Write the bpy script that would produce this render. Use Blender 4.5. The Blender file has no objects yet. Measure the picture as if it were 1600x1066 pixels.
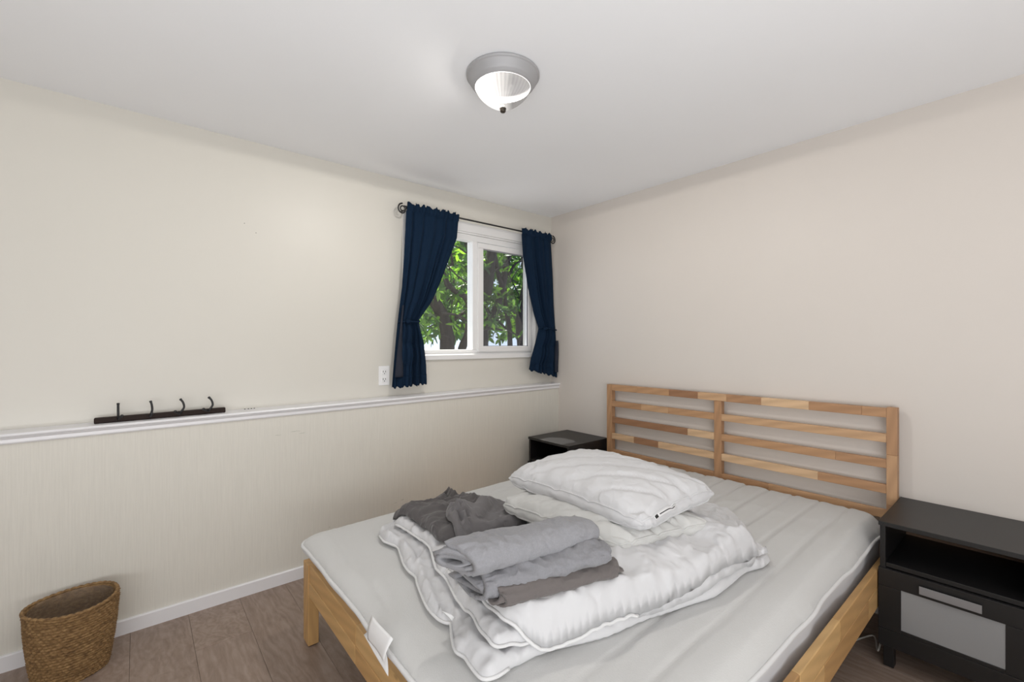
import bpy, bmesh, math, random
import numpy as np
from mathutils import Vector, Matrix, geometry, noise as mnoise

# ------------------------------------------------------------------ camera, light, exposure
CAM = np.array([-2.483, -2.488, 1.18]); YAW = .8736; FPX = 698.3; HZ = 536.6
FW = np.array([math.cos(YAW), math.sin(YAW)]); RT = np.array([math.sin(YAW), -math.cos(YAW)])
scene = bpy.context.scene
COL = scene.collection
cam_d = bpy.data.cameras.new('camera'); cam = bpy.data.objects.new('camera', cam_d); COL.objects.link(cam)
cam_d.sensor_width = 36; cam_d.lens = FPX/1600*36; cam_d.shift_y = (HZ-533)/1600; cam_d.clip_start = .02
cam.location = CAM.tolist()
cam.rotation_euler = (math.pi/2, 0, YAW-math.pi/2)
scene.camera = cam
scene.view_settings.view_transform = 'Standard'; scene.view_settings.look = 'None'
scene.view_settings.exposure = 0.0; scene.view_settings.gamma = 1; scene.view_settings.use_curve_mapping = False
scene.cycles.max_bounces = 10; scene.cycles.transparent_max_bounces = 16; scene.cycles.diffuse_bounces = 6

w = bpy.data.worlds.new('sky'); scene.world = w; w.use_nodes = True
bg = w.node_tree.nodes['Background']; bg.inputs[0].default_value = (.72, .84, 1, 1); bg.inputs[1].default_value = 1.6

def lamp(name, kind, loc, power, color=(1, 1, 1), size=None, size_y=None, target=None, radius=None):
    l = bpy.data.lights.new(name, kind); l.energy = power; l.color = color
    if size:
        l.shape = 'RECTANGLE'; l.size = size; l.size_y = size_y or size
    if radius is not None: l.shadow_soft_size = radius
    o = bpy.data.objects.new(name, l); COL.objects.link(o); o.location = loc
    if target is not None:
        o.rotation_euler = (Vector(target)-Vector(loc)).to_track_quat('-Z', 'Y').to_euler()
    return o
sun = lamp('sun', 'SUN', (0, 3, 6), 14, (1, .95, .86), target=(0, 3-1.0, 6-2.2)); sun.data.angle = .01
LAMP = (-1.456, -1.21)
CEIL = 2.165
dl = lamp('ceiling_lamp_light', 'SPOT', (LAMP[0]-.02, LAMP[1]+.015, 2.113), 45, (1, .955, .89), target=(LAMP[0]-.02, LAMP[1]+.015, 0), radius=.04)
dl.data.spot_size = math.radians(180); dl.data.spot_blend = .01
d2l = lamp('ceiling_lamp_bulb_glow', 'SPOT', (LAMP[0]-.03, LAMP[1]+.025, 2.096), 4.5, (1, .955, .89), target=(LAMP[0]-.795, LAMP[1]+.668, 2.36), radius=.02)
d2l.data.spot_size = math.radians(140); d2l.data.spot_blend = .9
lamp('room_fill_behind', 'AREA', (-1.9, -3.5, 1.35), 2.5, (.97, .98, 1), 2.8, 1.5, target=(-1.4, 0, 1.2))
lamp('room_fill_up', 'AREA', (-2.7, -2.95, .75), 53, (.97, .985, 1), 2.8, 1.2, target=(-2.2, -2.1, 2.2))

# ------------------------------------------------------------------ helpers
def at_z(u, v, z):
    d = np.array([*(FW*FPX+RT*(u-800)), HZ-v]); return CAM+d*(z-CAM[2])/d[2]
def at_y(u, v, y):
    d = np.array([*(FW*FPX+RT*(u-800)), HZ-v]); return CAM+d*(y-CAM[1])/d[1]
def at_x(u, v, x):
    d = np.array([*(FW*FPX+RT*(u-800)), HZ-v]); return CAM+d*(x-CAM[0])/d[0]

def link(name, me, mat=None, parent=None):
    o = bpy.data.objects.new(name, me); COL.objects.link(o)
    if mat and not me.materials:
        for m in (mat if isinstance(mat, (list, tuple)) else [mat]): me.materials.append(m)
    if parent: o.parent = parent
    return o
def obj(name, bm, mat, parent=None, smooth=False):
    bmesh.ops.recalc_face_normals(bm, faces=bm.faces)
    me = bpy.data.meshes.new(name); bm.to_mesh(me); bm.free()
    if smooth: me.shade_smooth()
    return link(name, me, mat, parent)
def pyobj(name, verts, faces, mat, parent=None, smooth=True):
    me = bpy.data.meshes.new(name); me.from_pydata([tuple(map(float, p)) for p in verts], [], faces); me.update()
    bm = bmesh.new(); bm.from_mesh(me); bmesh.ops.recalc_face_normals(bm, faces=bm.faces); bm.to_mesh(me); bm.free()
    if smooth: me.shade_smooth()
    return link(name, me, mat, parent)
def tag(o, label=None, cat=None, group=None, kind=None):
    if label: o['label'] = label
    if cat: o['category'] = cat
    if group: o['group'] = group
    if kind: o['kind'] = kind
    return o
def empty(name, loc, label, cat, group=None):
    o = bpy.data.objects.new(name, None); COL.objects.link(o); o.location = loc; o.empty_display_size = .05
    return tag(o, label, cat, group)
def box(bm, x0, x1, y0, y1, z0, z1, bev=0, seg=2, mi=0):
    r = bmesh.ops.create_cube(bm, size=1); vs = r['verts']
    for v in vs:
        v.co = Vector((x0+(v.co.x+.5)*(x1-x0), y0+(v.co.y+.5)*(y1-y0), z0+(v.co.z+.5)*(z1-z0)))
    fs = set(f for v in vs for f in v.link_faces)
    for f in fs: f.material_index = mi
    if bev:
        es = list(set(e for v in vs for e in v.link_edges))
        bmesh.ops.bevel(bm, geom=es, offset=bev, segments=seg, profile=.5, affect='EDGES')
    return vs
def boxo(name, b, mat, parent=None, bev=.001, seg=2, origin=None):
    bm = bmesh.new(); ox, oy, oz = origin or (0, 0, 0)
    box(bm, b[0]-ox, b[1]-ox, b[2]-oy, b[3]-oy, b[4]-oz, b[5]-oz, bev, seg)
    return obj(name, bm, mat, parent)
def lathe(bm, prof, n=64, cx=0, cy=0, rfun=None, mi=0):
    rings = []
    for (r, z) in prof:
        if r < 1e-5: rings.append([bm.verts.new((cx, cy, z))]); continue
        ring = []
        for i in range(n):
            a = 2*math.pi*i/n; rr = r*(rfun(a, z) if rfun else 1)
            ring.append(bm.verts.new((cx+rr*math.cos(a), cy+rr*math.sin(a), z)))
        rings.append(ring)
    for a, b in zip(rings, rings[1:]):
        for i in range(n):
            j = (i+1) % n
            vs = []
            for q in (a[i % len(a)], a[j % len(a)], b[j % len(b)], b[i % len(b)]):
                if q not in vs: vs.append(q)
            if len(vs) > 2:
                f = bm.faces.new(vs); f.material_index = mi
def catmull(pts, closed=False, step=.01):
    P = [np.array(p, float) for p in pts]; n = len(P); out = []
    rng = range(n) if closed else range(n-1)
    for i in rng:
        if closed: a, b, c, d = P[i-1], P[i], P[(i+1) % n], P[(i+2) % n]
        else: a, b, c, d = P[max(i-1, 0)], P[i], P[i+1], P[min(i+2, n-1)]
        k = max(1, int(round(np.linalg.norm(c-b)/step)))
        # centripetal-ish: damp tangents so that sharp corners do not loop
        L = np.linalg.norm(c-b)
        m1 = (c-a)*.5; m2 = (d-b)*.5
        for m in (m1, m2):
            q = np.linalg.norm(m)
            if q > L: m *= L/q
        for j in range(k):
            t = j/k; t2 = t*t; t3 = t2*t
            out.append((2*t3-3*t2+1)*b+(t3-2*t2+t)*m1+(-2*t3+3*t2)*c+(t3-t2)*m2)
    if not closed: out.append(P[-1])
    return out
def tube(bm, pts, r, n=8, closed=False, cap=True):
    P = [Vector(p) for p in pts]; rings = []; up = Vector((0, 0, 1)); prev = None
    for i, p in enumerate(P):
        if closed: t = P[(i+1) % len(P)]-P[i-1]
        else: t = P[min(i+1, len(P)-1)]-P[max(i-1, 0)]
        if t.length < 1e-9: t = Vector((1, 0, 0))
        t.normalize()
        if prev is None: a = t.cross(up if abs(t.z) < .9 else Vector((1, 0, 0)))
        else: a = prev-t*prev.dot(t)
        if a.length < 1e-6: a = t.orthogonal()
        a.normalize(); prev = a; b = t.cross(a)
        rr = r(i/(max(1, len(P)-1))) if callable(r) else r
        rings.append([bm.verts.new(p+(a*math.cos(2*math.pi*k/n)+b*math.sin(2*math.pi*k/n))*rr) for k in range(n)])
    m = len(rings)
    for i in range(m if closed else m-1):
        A, B = rings[i], rings[(i+1) % m]
        for k in range(n): bm.faces.new((A[k], A[(k+1) % n], B[(k+1) % n], B[k]))
    if cap and not closed:
        bm.faces.new(rings[0]); bm.faces.new(rings[-1][::-1])
def tubeo(name, pts, r, mat, parent=None, n=8, closed=False):
    bm = bmesh.new(); tube(bm, pts, r, n, closed); return obj(name, bm, mat, parent, True)

# numpy value noise
_rs = np.random.RandomState(7); _T = _rs.rand(256, 256)
def vnoise(x, y, seed=0):
    x = np.asarray(x, float)+seed*17.31; y = np.asarray(y, float)+seed*9.77
    xi = np.floor(x).astype(int); yi = np.floor(y).astype(int); fx = x-xi; fy = y-yi
    fx = fx*fx*fx*(fx*(fx*6-15)+10); fy = fy*fy*fy*(fy*(fy*6-15)+10)
    g = lambda a, b: _T[a & 255, b & 255]
    return (g(xi, yi)*(1-fx)+g(xi+1, yi)*fx)*(1-fy)+(g(xi, yi+1)*(1-fx)+g(xi+1, yi+1)*fx)*fy
def aniso(x, y, ang, l_along, l_across, seed=0, warp=.25):
    c, s = math.cos(ang), math.sin(ang)
    a = (x*c+y*s); b = (-x*s+y*c)
    b = b+warp*l_across*2*(vnoise(a/l_along*1.7, b/l_across*.5, seed+3)-.5)
    return vnoise(a/l_along, b/l_across, seed)*2-1
def ridged(n): return 1-2*np.abs(n)

# ------------------------------------------------------------------ materials
def new_mat(name):
    m = bpy.data.materials.new(name); m.use_nodes = True; nt = m.node_tree
    b = nt.nodes['Principled BSDF']; return m, nt, b
def N(nt, t, **kw):
    n = nt.nodes.new(t)
    for k, v in kw.items():
        if k.startswith('i_'):
            key = k[2:].replace('_', ' ')
            n.inputs[int(key) if key.isdigit() else key].default_value = v
        else: setattr(n, k, v)
    return n
def ramp(nt, fac, stops):
    r = nt.nodes.new('ShaderNodeValToRGB'); e = r.color_ramp.elements
    while len(e) < len(stops): e.new(.5)
    for q, (p, c) in zip(e, stops): q.position = p; q.color = (*c, 1)
    nt.links.new(fac, r.inputs[0]); return r.outputs[0]
def bump(nt, b, h, strength=.2, dist=.002):
    n = N(nt, 'ShaderNodeBump', i_Strength=strength, i_Distance=dist)
    nt.links.new(h, n.inputs['Height']); nt.links.new(n.outputs[0], b.inputs['Normal'])
def coords(nt, scale=(1, 1, 1), kind='Object', attr=None, rnd=False):
    if attr:
        a = N(nt, 'ShaderNodeAttribute', attribute_name=attr); src = a.outputs['Vector']
    else: src = nt.nodes.new('ShaderNodeTexCoord').outputs[kind]
    if rnd:
        oi = nt.nodes.new('ShaderNodeObjectInfo'); mu = N(nt, 'ShaderNodeMath', operation='MULTIPLY', i_1=37.0)
        nt.links.new(oi.outputs['Random'], mu.inputs[0])
        ad = N(nt, 'ShaderNodeVectorMath', operation='ADD'); nt.links.new(src, ad.inputs[0]); nt.links.new(mu.outputs[0], ad.inputs[1]); src = ad.outputs[0]
    mp = N(nt, 'ShaderNodeMapping'); mp.inputs['Scale'].default_value = scale
    nt.links.new(src, mp.inputs[0]); return mp.outputs[0]
def noise_tex(nt, vec, scale=1, detail=4, rough=.55, dist=0):
    n = N(nt, 'ShaderNodeTexNoise', i_Scale=scale, i_Detail=detail, i_Roughness=rough, i_Distortion=dist)
    nt.links.new(vec, n.inputs['Vector']); return n.outputs['Fac']
def plain(name, col, rough=.5, metal=0, spec=.5):
    m, nt, b = new_mat(name); b.inputs['Base Color'].default_value = (*col, 1)
    b.inputs['Roughness'].default_value = rough; b.inputs['Metallic'].default_value = metal
    b.inputs['Specular IOR Level'].default_value = spec
    h = noise_tex(nt, coords(nt), 90, 3); bump(nt, b, h, .05, .001); return m
def mixc(nt, fac, a, b, mode='MIX'):
    m = N(nt, 'ShaderNodeMix', data_type='RGBA', blend_type=mode)
    for s, v in ((6, a), (7, b)):
        if hasattr(v, 'links') or hasattr(v, 'is_output'): nt.links.new(v, m.inputs[s])
        else: m.inputs[s].default_value = (*v, 1)
    if isinstance(fac, (int, float)): m.inputs[0].default_value = fac
    else: nt.links.new(fac, m.inputs[0])
    return m.outputs[2]

def wall_mat(name, col, rough, stripes):
    m, nt, b = new_mat(name)
    big = noise_tex(nt, coords(nt), 1.3, 3)
    c = mixc(nt, big, tuple(x*.97 for x in col), tuple(min(1, x*1.02) for x in col))
    b.inputs['Roughness'].default_value = rough; b.inputs['Specular IOR Level'].default_value = .4
    if stripes:
        st = noise_tex(nt, coords(nt, (190, 190, 7)), 1, 3, .6)
        c = mixc(nt, st, c, tuple(x*.86 for x in col)); bump(nt, b, st, .5, .002)
    else:
        bump(nt, b, noise_tex(nt, coords(nt), 160, 3), .12, .001)
    nt.links.new(c, b.inputs['Base Color']); return m
M = {}
M['wall'] = wall_mat('cream wall paint', (.66, .64, .585), .42, False)
M['wall_r'] = wall_mat('greyer cream paint', (.67, .625, .58), .5, False)
M['wall_low'] = wall_mat('vertically textured cream wallpaper', (.75, .73, .665), .55, True)
M['ceil'] = wall_mat('white ceiling paint', (.87, .88, .90), .75, False)
M['trim'] = plain('white gloss trim paint', (.80, .80, .82), .3)
M['vinyl'] = plain('white vinyl', (.78, .78, .78), .35)
M['seal'] = plain('grey window seal', (.25, .25, .27), .5)
M['black_iron'] = plain('black iron', (.012, .012, .013), .4)
M['brown_dark'] = plain('dark brown wood', (.016, .007, .004), .6, spec=.25)
M['metal'] = plain('brushed nickel', (.40, .40, .41), .6, .25)
M['grey_handle'] = plain('grey handle', (.30, .30, .31), .4, .5)
M['finial'] = plain('dark bronze', (.06, .05, .04), .35, .6)
M['black'] = plain('black-brown laminate', (.010, .0095, .0095), .42)
M['frost'] = plain('frosted grey glass', (.27, .275, .28), .4)
M['gap_shade'] = plain('brown hardboard', (.10, .055, .03), .7)  # stands in for the dimly lit wall behind the nightstand's back gap
M['outlet'] = plain('white outlet plastic', (.85, .85, .85), .35)
M['dark'] = plain('dark recess', (.02, .02, .02), .8)
M['cord'] = plain('white cord', (.75, .74, .7), .5)
M['paper'] = plain('white paper label', (.8, .8, .8), .6)
M['ink'] = plain('black ink', (.01, .01, .01), .6)

def fabric(name, col, rough=.9, weave=700, bstr=.15, mottled=0, sheen=.2, crumple=0, cs=13):
    m, nt, b = new_mat(name); v = coords(nt)
    n1 = noise_tex(nt, v, weave, 2, .6)
    c = col
    if mottled:
        n2 = noise_tex(nt, v, 220, 3, .7)
        c = mixc(nt, n2, tuple(x*(1-mottled) for x in col), tuple(min(1, x*(1+mottled)) for x in col))
        nt.links.new(c, b.inputs['Base Color'])
    else: b.inputs['Base Color'].default_value = (*col, 1)
    b.inputs['Roughness'].default_value = rough; b.inputs['Specular IOR Level'].default_value = .15
    b.inputs['Sheen Weight'].default_value = sheen
    bump(nt, b, n1, bstr, .0015)
    if crumple:
        q = noise_tex(nt, v, cs*.6, 2); wp = N(nt, 'ShaderNodeVectorMath', operation='MULTIPLY_ADD'); nt.links.new(v, wp.inputs[0]); wp.inputs[1].default_value = (1, 1, 1)
        sc = N(nt, 'ShaderNodeVectorMath', operation='SCALE', i_Scale=.12); nt.links.new(N_out(nt, q), sc.inputs[0]); nt.links.new(sc.outputs[0], wp.inputs[2])
        rn = N(nt, 'ShaderNodeTexNoise', noise_type='RIDGED_MULTIFRACTAL', i_Scale=cs, i_Detail=3, i_Roughness=.5); nt.links.new(wp.outputs[0], rn.inputs['Vector'])
        bn = N(nt, 'ShaderNodeBump', i_Strength=crumple, i_Distance=.014); nt.links.new(rn.outputs['Fac'], bn.inputs['Height'])
        old = b.inputs['Normal'].links[0].from_node; nt.links.new(bn.outputs[0], old.inputs['Normal'])
    return m
def N_out(nt, q):
    c = nt.nodes.new('ShaderNodeCombineXYZ'); nt.links.new(q, c.inputs[0]); nt.links.new(q, c.inputs[1]); return c.outputs[0]
M['mattress'] = fabric('white mattress cover felt', (.57, .57, .56), weave=260, bstr=.35, mottled=.03)
M['mattress_side'] = fabric('grey mattress side fabric', (.62, .63, .66), weave=500)
M['pipe'] = fabric('white piping', (.66, .66, .66), weave=500)
M['duvet'] = fabric('white cotton duvet', (.60, .60, .61), weave=500, bstr=.1, crumple=.7, cs=17)
M['pillow'] = fabric('white cotton pillow', (.60, .60, .61), weave=500, bstr=.1, crumple=.35, cs=22)
M['pillow2'] = fabric('off white pillow', (.56, .56, .545), weave=500, bstr=.15, crumple=.7, cs=20)
M['grey_light'] = fabric('heathered light grey jersey', (.27, .27, .285), weave=420, bstr=.4, mottled=.16, crumple=.75, cs=22)
M['grey_mid'] = fabric('heathered grey jersey', (.235, .235, .25), weave=420, bstr=.4, mottled=.16, crumple=.75, cs=22)
M['grey_brown'] = fabric('taupe grey cotton', (.14, .125, .12), weave=500, mottled=.05, crumple=.75, cs=22)
M['grey_dark'] = fabric('charcoal taupe cotton', (.095, .088, .088), weave=500, mottled=.04, crumple=.75, cs=22)
M['grey_dark2'] = fabric('medium taupe grey cotton', (.16, .152, .154), weave=500, mottled=.04, crumple=.75, cs=22)
M['navy'] = fabric('navy blue curtain fabric', (.0045, .016, .038), weave=900, bstr=.3, mottled=.15, sheen=0)
M['lining'] = fabric('slate curtain reverse', (.028, .032, .045), weave=900, bstr=.3, mottled=.2, sheen=0)

def wood_mat(name, pale, mid, dark, attr='gc'):
    m, nt, b = new_mat(name)
    t = N(nt, 'ShaderNodeAttribute', attribute_name='tone').outputs['Fac']
    base = ramp(nt, t, [(0, pale), (.5, mid), (1, dark)])
    v = coords(nt, (.22, 1, 1), attr=attr)
    wv = N(nt, 'ShaderNodeTexWave', wave_type='BANDS', bands_direction='DIAGONAL', i_Scale=16, i_Distortion=4, i_Detail=2)
    wv.inputs['Detail Scale'].default_value = .8
    nt.links.new(v, wv.inputs['Vector'])
    c = mixc(nt, wv.outputs['Fac'], base, mixc(nt, .80, tuple(x*.45 for x in dark), base))
    fine = noise_tex(nt, coords(nt, (6, 220, 220), attr=attr), 1, 3, .6)
    c2 = mixc(nt, fine, c, mixc(nt, .84, tuple(x*.4 for x in dark), c))
    kn = N(nt, 'ShaderNodeTexVoronoi', i_Scale=3.2); nt.links.new(coords(nt, (1, 1.5, 1.5), attr=attr), kn.inputs['Vector'])
    kr = ramp(nt, kn.outputs['Distance'], [(0.03, (1, 1, 1)), (.075, (0, 0, 0))])
    c3 = mixc(nt, kr, c2, tuple(x*.35 for x in dark))
    nt.links.new(c3, b.inputs['Base Color']); b.inputs['Roughness'].default_value = .5
    bump(nt, b, fine, .1, .001); return m
M['pine'] = wood_mat('finger jointed pine', (.80, .57, .35), (.52, .30, .155), (.26, .12, .06))
M['pine_y'] = wood_mat('yellow pine', (.74, .49, .22), (.64, .39, .16), (.45, .25, .10))

# floor laminate
m, nt, b = new_mat('grey brown oak laminate'); M['floor'] = m
oi = nt.nodes.new('ShaderNodeObjectInfo')
v = coords(nt, (1, .22, 1), rnd=True)
n1 = noise_tex(nt, v, 26, 6, .65, 1.2)
wv = N(nt, 'ShaderNodeTexWave', wave_type='RINGS', rings_direction='Z', i_Scale=7, i_Distortion=14, i_Detail=4)
wv.inputs['Detail Scale'].default_value = 1.6
nt.links.new(coords(nt, (1.5, .35, 1), rnd=True), wv.inputs['Vector'])
fine = noise_tex(nt, coords(nt, (260, 14, 1), rnd=True), 1, 4, .65)
c = ramp(nt, n1, [(.25, (.245, .175, .136)), (.5, (.345, .258, .205)), (.75, (.45, .352, .29))])
c = mixc(nt, wv.outputs['Fac'], mixc(nt, .22, c, (.15, .105, .08)), mixc(nt, .18, c, (.42, .35, .31)))
c = mixc(nt, fine, mixc(nt, .35, c, (.12, .085, .065)), c)
c = mixc(nt, oi.outputs['Random'], c, mixc(nt, .15, c, (.17, .12, .095)))
nt.links.new(c, b.inputs['Base Color']); b.inputs['Roughness'].default_value = .42
bump(nt, b, fine, .12, .001)
M['floor_gap'] = plain('dark floor joint', (.05, .036, .03), .8)

def woodbox(name, b, parent, axis=1, segs=None, bev=.002, mat='pine', tone=None, seed=0):
    """a bar of wood; segs = [(length fraction, tone)...] glued end to end along axis; each with its own grain"""
    rr = random.Random(hash((round(b[0], 3), round(b[2], 3), round(b[4], 3), seed)) & 0xffff)
    lo = [b[0], b[2], b[4]]; hi = [b[1], b[3], b[5]]
    segs = segs or [(1, .5 if tone is None else tone)]
    verts = []; faces = []; tones = []; gcs = []
    tot = sum(s[0] for s in segs); p = 0
    me_bm = bmesh.new(); tl = me_bm.verts.layers.float.new('tone'); gl = me_bm.verts.layers.float_vector.new('gc')
    for L, t in segs:
        l2 = list(lo); h2 = list(hi)
        l2[axis] = lo[axis]+(hi[axis]-lo[axis])*p/tot; p += L; h2[axis] = lo[axis]+(hi[axis]-lo[axis])*p/tot
        before = set(me_bm.verts)
        box(me_bm, l2[0], h2[0], l2[1], h2[1], l2[2], h2[2], min(bev, .45*min(h2[i]-l2[i] for i in range(3))), 2)
        off = Vector((rr.random()*50, rr.random()*50, rr.random()*50))
        for v in me_bm.verts:
            if v in before: continue
            c = v.co; a = c[axis]; o2 = [c[i] for i in range(3) if i != axis]
            v[tl] = t; v[gl] = Vector((a, o2[0], o2[1]))+off
    return obj(name, me_bm, M[mat], parent)

# ------------------------------------------------------------------ structure
WT = .14                                      # thickness of the upper wall at the window
WX0, WX1, WZ0, WZ1 = -1.235, -.17, 1.10, 1.93  # rough window opening
FX, FY = -4.9, -3.7
LY = -.08                                     # face of the lower (furred) wall
bm = bmesh.new()
box(bm, FX, WX0, 0, WT, .7, CEIL+.06); box(bm, WX1, .12, 0, WT, .7, CEIL+.06)
box(bm, WX0, WX1, 0, WT, .7, WZ0); box(bm, WX0, WX1, 0, WT, WZ1, CEIL+.06)
tag(obj('wall_left', bm, M['wall']), kind='structure')
tag(boxo('wall_left_lower', (FX, 0, LY, WT, -.05, .842), M['wall_low'], bev=0), kind='structure')
tag(boxo('wall_right', (0, .12, FY, 0, -.05, CEIL+.06), M['wall_r'], bev=0), kind='structure')
tag(boxo('wall_back', (FX, .12, FY-.12, FY, -.05, CEIL+.06), M['wall_r'], bev=0), kind='structure')
tag(boxo('wall_far_left', (FX-.12, FX, FY-.12, WT, -.05, CEIL+.06), M['wall_r'], bev=0), kind='structure')
tag(boxo('ceiling', (FX, 0, FY, 0, CEIL, CEIL+.06), M['ceil'], bev=0), kind='structure')
# ledge
def prism_x(name, prof, x0, x1, dz0, dz1, mat, parent=None, smooth=False):
    bm = bmesh.new(); A = [bm.verts.new((x0, y, z+dz0)) for y, z in prof]; B = [bm.verts.new((x1, y, z+dz1)) for y, z in prof]
    n = len(prof)
    for i in range(n): bm.faces.new((A[i], A[(i+1) % n], B[(i+1) % n], B[i]))
    bm.faces.new(A); bm.faces.new(B[::-1]); return obj(name, bm, mat, parent, smooth)
LZ = .875; DZ = -.034
prof = [(0, LZ+.002), (-.094, LZ), (-.099, LZ-.002), (-.102, LZ-.007), (-.100, LZ-.012), (-.094, LZ-.014), (0, LZ-.014)]
tag(prism_x('trim_1', prof, FX, 0, DZ, 0, M['trim']), kind='structure')
prof = [(LY+.002, LZ-.014), (-.097, LZ-.014), (-.096, LZ-.017), (-.090, LZ-.022), (-.090, LZ-.034), (-.087, LZ-.039), (LY+.002, LZ-.041)]
tag(prism_x('trim_2', prof, FX, 0, DZ, 0, M['trim']), kind='structure')
def base_prof(h, d): return [(0, 0), (0, h), (-d+.003, h), (-d, h-.003), (-d, 0)]
bm = bmesh.new()
tag(prism_x('baseboard_left', [(LY+a, b+.0) for a, b in base_prof(.058, .013)], FX, 0, 0, 0, M['trim']), kind='structure')
tag(boxo('baseboard_right', (-.013, 0, FY, LY-.013, 0, .058), M['trim'], bev=.002), kind='structure')
# floor: sub floor and planks
fl = tag(boxo('floor', (FX, 0, FY, LY, -.05, -.006), M['floor_gap'], bev=0), kind='structure')
PW, PL = .192, 1.28
bm = bmesh.new(); box(bm, .0003, PW-.0003, .0003, PL-.0003, -.006, 0, .0007, 1)
bmesh.ops.recalc_face_normals(bm, faces=bm.faces)
pm = bpy.data.meshes.new('plank'); bm.to_mesh(pm); bm.free(); pm.materials.append(M['floor'])
i = 0; x = -.01-PW
rf = random.Random(5)
while x > FX-PW+.02:
    y = LY-.002-PL*(.15+.85*rf.random())
    while y > FY-PL:
        y0, y1 = max(y, FY), min(y+PL, LY-.002)
        x0 = max(x, FX)
        if y1-y0 > .03 and x+PW-x0 > .01:
            o = link('plank', pm, parent=fl); o.location = (x0, y0, 0)
            o.scale = ((x+PW-x0)/PW, (y1-y0)/PL, 1)
        y -= PL
    x -= PW

# ------------------------------------------------------------------ window
m, nt, b = new_mat('window glass'); M['glass'] = m
tr = nt.nodes.new('ShaderNodeBsdfTransparent'); tr.inputs[0].default_value = (.96, .97, .97, 1)
gl = nt.nodes.new('ShaderNodeBsdfGlossy'); gl.inputs['Roughness'].default_value = .02
mx = nt.nodes.new('ShaderNodeMixShader'); mx.inputs[0].default_value = .05
nt.links.new(tr.outputs[0], mx.inputs[1]); nt.links.new(gl.outputs[0], mx.inputs[2])
nt.links.new(mx.outputs[0], nt.nodes['Material Output'].inputs[0])
m, nt, b = new_mat('insect screen'); M['screen'] = m
tr = nt.nodes.new('ShaderNodeBsdfTransparent'); tr.inputs[0].default_value = (.86, .86, .88, 1)
df = nt.nodes.new('ShaderNodeBsdfDiffuse'); df.inputs[0].default_value = (.25, .25, .27, 1)
mx = nt.nodes.new('ShaderNodeMixShader'); mx.inputs[0].default_value = .04
nt.links.new(tr.outputs[0], mx.inputs[1]); nt.links.new(df.outputs[0], mx.inputs[2])
nt.links.new(mx.outputs[0], nt.nodes['Material Output'].inputs[0])

win = bpy.data.objects.new('window_1', None); COL.objects.link(win); win.location = (-.71, 0, 1.09); win['kind'] = 'structure'
def wpart(name, boxes, mat, parent=None, bev=.0015):
    bm = bmesh.new(); p = parent or win
    for q in boxes: box(bm, *q, bev)
    o = obj(name, bm, mat, p); o.matrix_parent_inverse = win.matrix_world.inverted() if p is win else Matrix.Identity(4)
    if p is win: o.location = (0, 0, 0); o.matrix_parent_inverse = Matrix.Translation((.71, 0, -1.09))
    return o
# casing boards on the wall face
CX0, CX1, CZ0, CZ1 = -1.262, -.125, 1.075, 1.985
wpart('casing', [(CX0, CX1, -.012, .0, 1.925, CZ1), (CX0, WX0+.01, -.012, 0, CZ0, 1.925), (WX1-.01, CX1, -.012, 0, CZ0, 1.925)], M['vinyl'], bev=.002)
wpart('window_sill', [(CX0, CX1, -.018, 0, CZ0, 1.105)], M['vinyl'], bev=.003)
wpart('reveal', [(WX0, WX1, 0, .06, 1.915, WZ1), (WX0, WX0+.012, 0, .06, WZ0, WZ1), (WX1-.012, WX1, 0, .06, WZ0, WZ1), (WX0, WX1, 0, .06, WZ0, WZ0+.012)], M['vinyl'])
fy0, fy1 = .012, .075
wpart('window_frame', [(WX0+.012, WX1-.012, fy0, fy1, 1.875, 1.915), (WX0+.012, WX1-.012, fy0, fy1, WZ0+.012, 1.138),
      (WX0+.012, WX0+.045, fy0, fy1, 1.138, 1.875), (WX1-.045, WX1-.012, fy0, fy1, 1.138, 1.875), (-.740, -.700, fy0-.004, fy1, 1.138, 1.875)], M['vinyl'], bev=.003)
sx0, sx1, sz0, sz1 = -.704, -.212, 1.122, 1.868
sash = wpart('sash', [(sx0, sx1, -.004, .022, sz1-.036, sz1), (sx0, sx1, -.004, .022, sz0, sz0+.036),
      (sx0, sx0+.046, -.004, .022, sz0+.036, sz1-.036), (sx1-.030, sx1, -.004, .022, sz0+.036, sz1-.036)], M['vinyl'], bev=.003)
def sub(name, boxes, mat, parent):
    bm = bmesh.new()
    for q in boxes: box(bm, *q, 0)
    return obj(name, bm, mat, parent)
sub('pane', [(sx0+.046, sx1-.030, .008, .011, sz0+.036, sz1-.036)], M['glass'], sash)
sub('glazing_seal', [(sx0+.046, sx1-.030, .002, .012, sz1-.043, sz1-.036), (sx1-.036, sx1-.030, .002, .012, sz0+.036, sz1-.04), (sx0+.046, sx1-.03, .002, .012, sz0+.036, sz0+.041)], M['seal'], sash)
wpart('pane', [(WX0+.045, -.740, .04, .043, 1.138, 1.875)], M['glass'], bev=0)
wpart('insect_screen', [(-.700, WX1-.045, .060, .0605, 1.138, 1.875)], M['screen'], bev=0)

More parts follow.
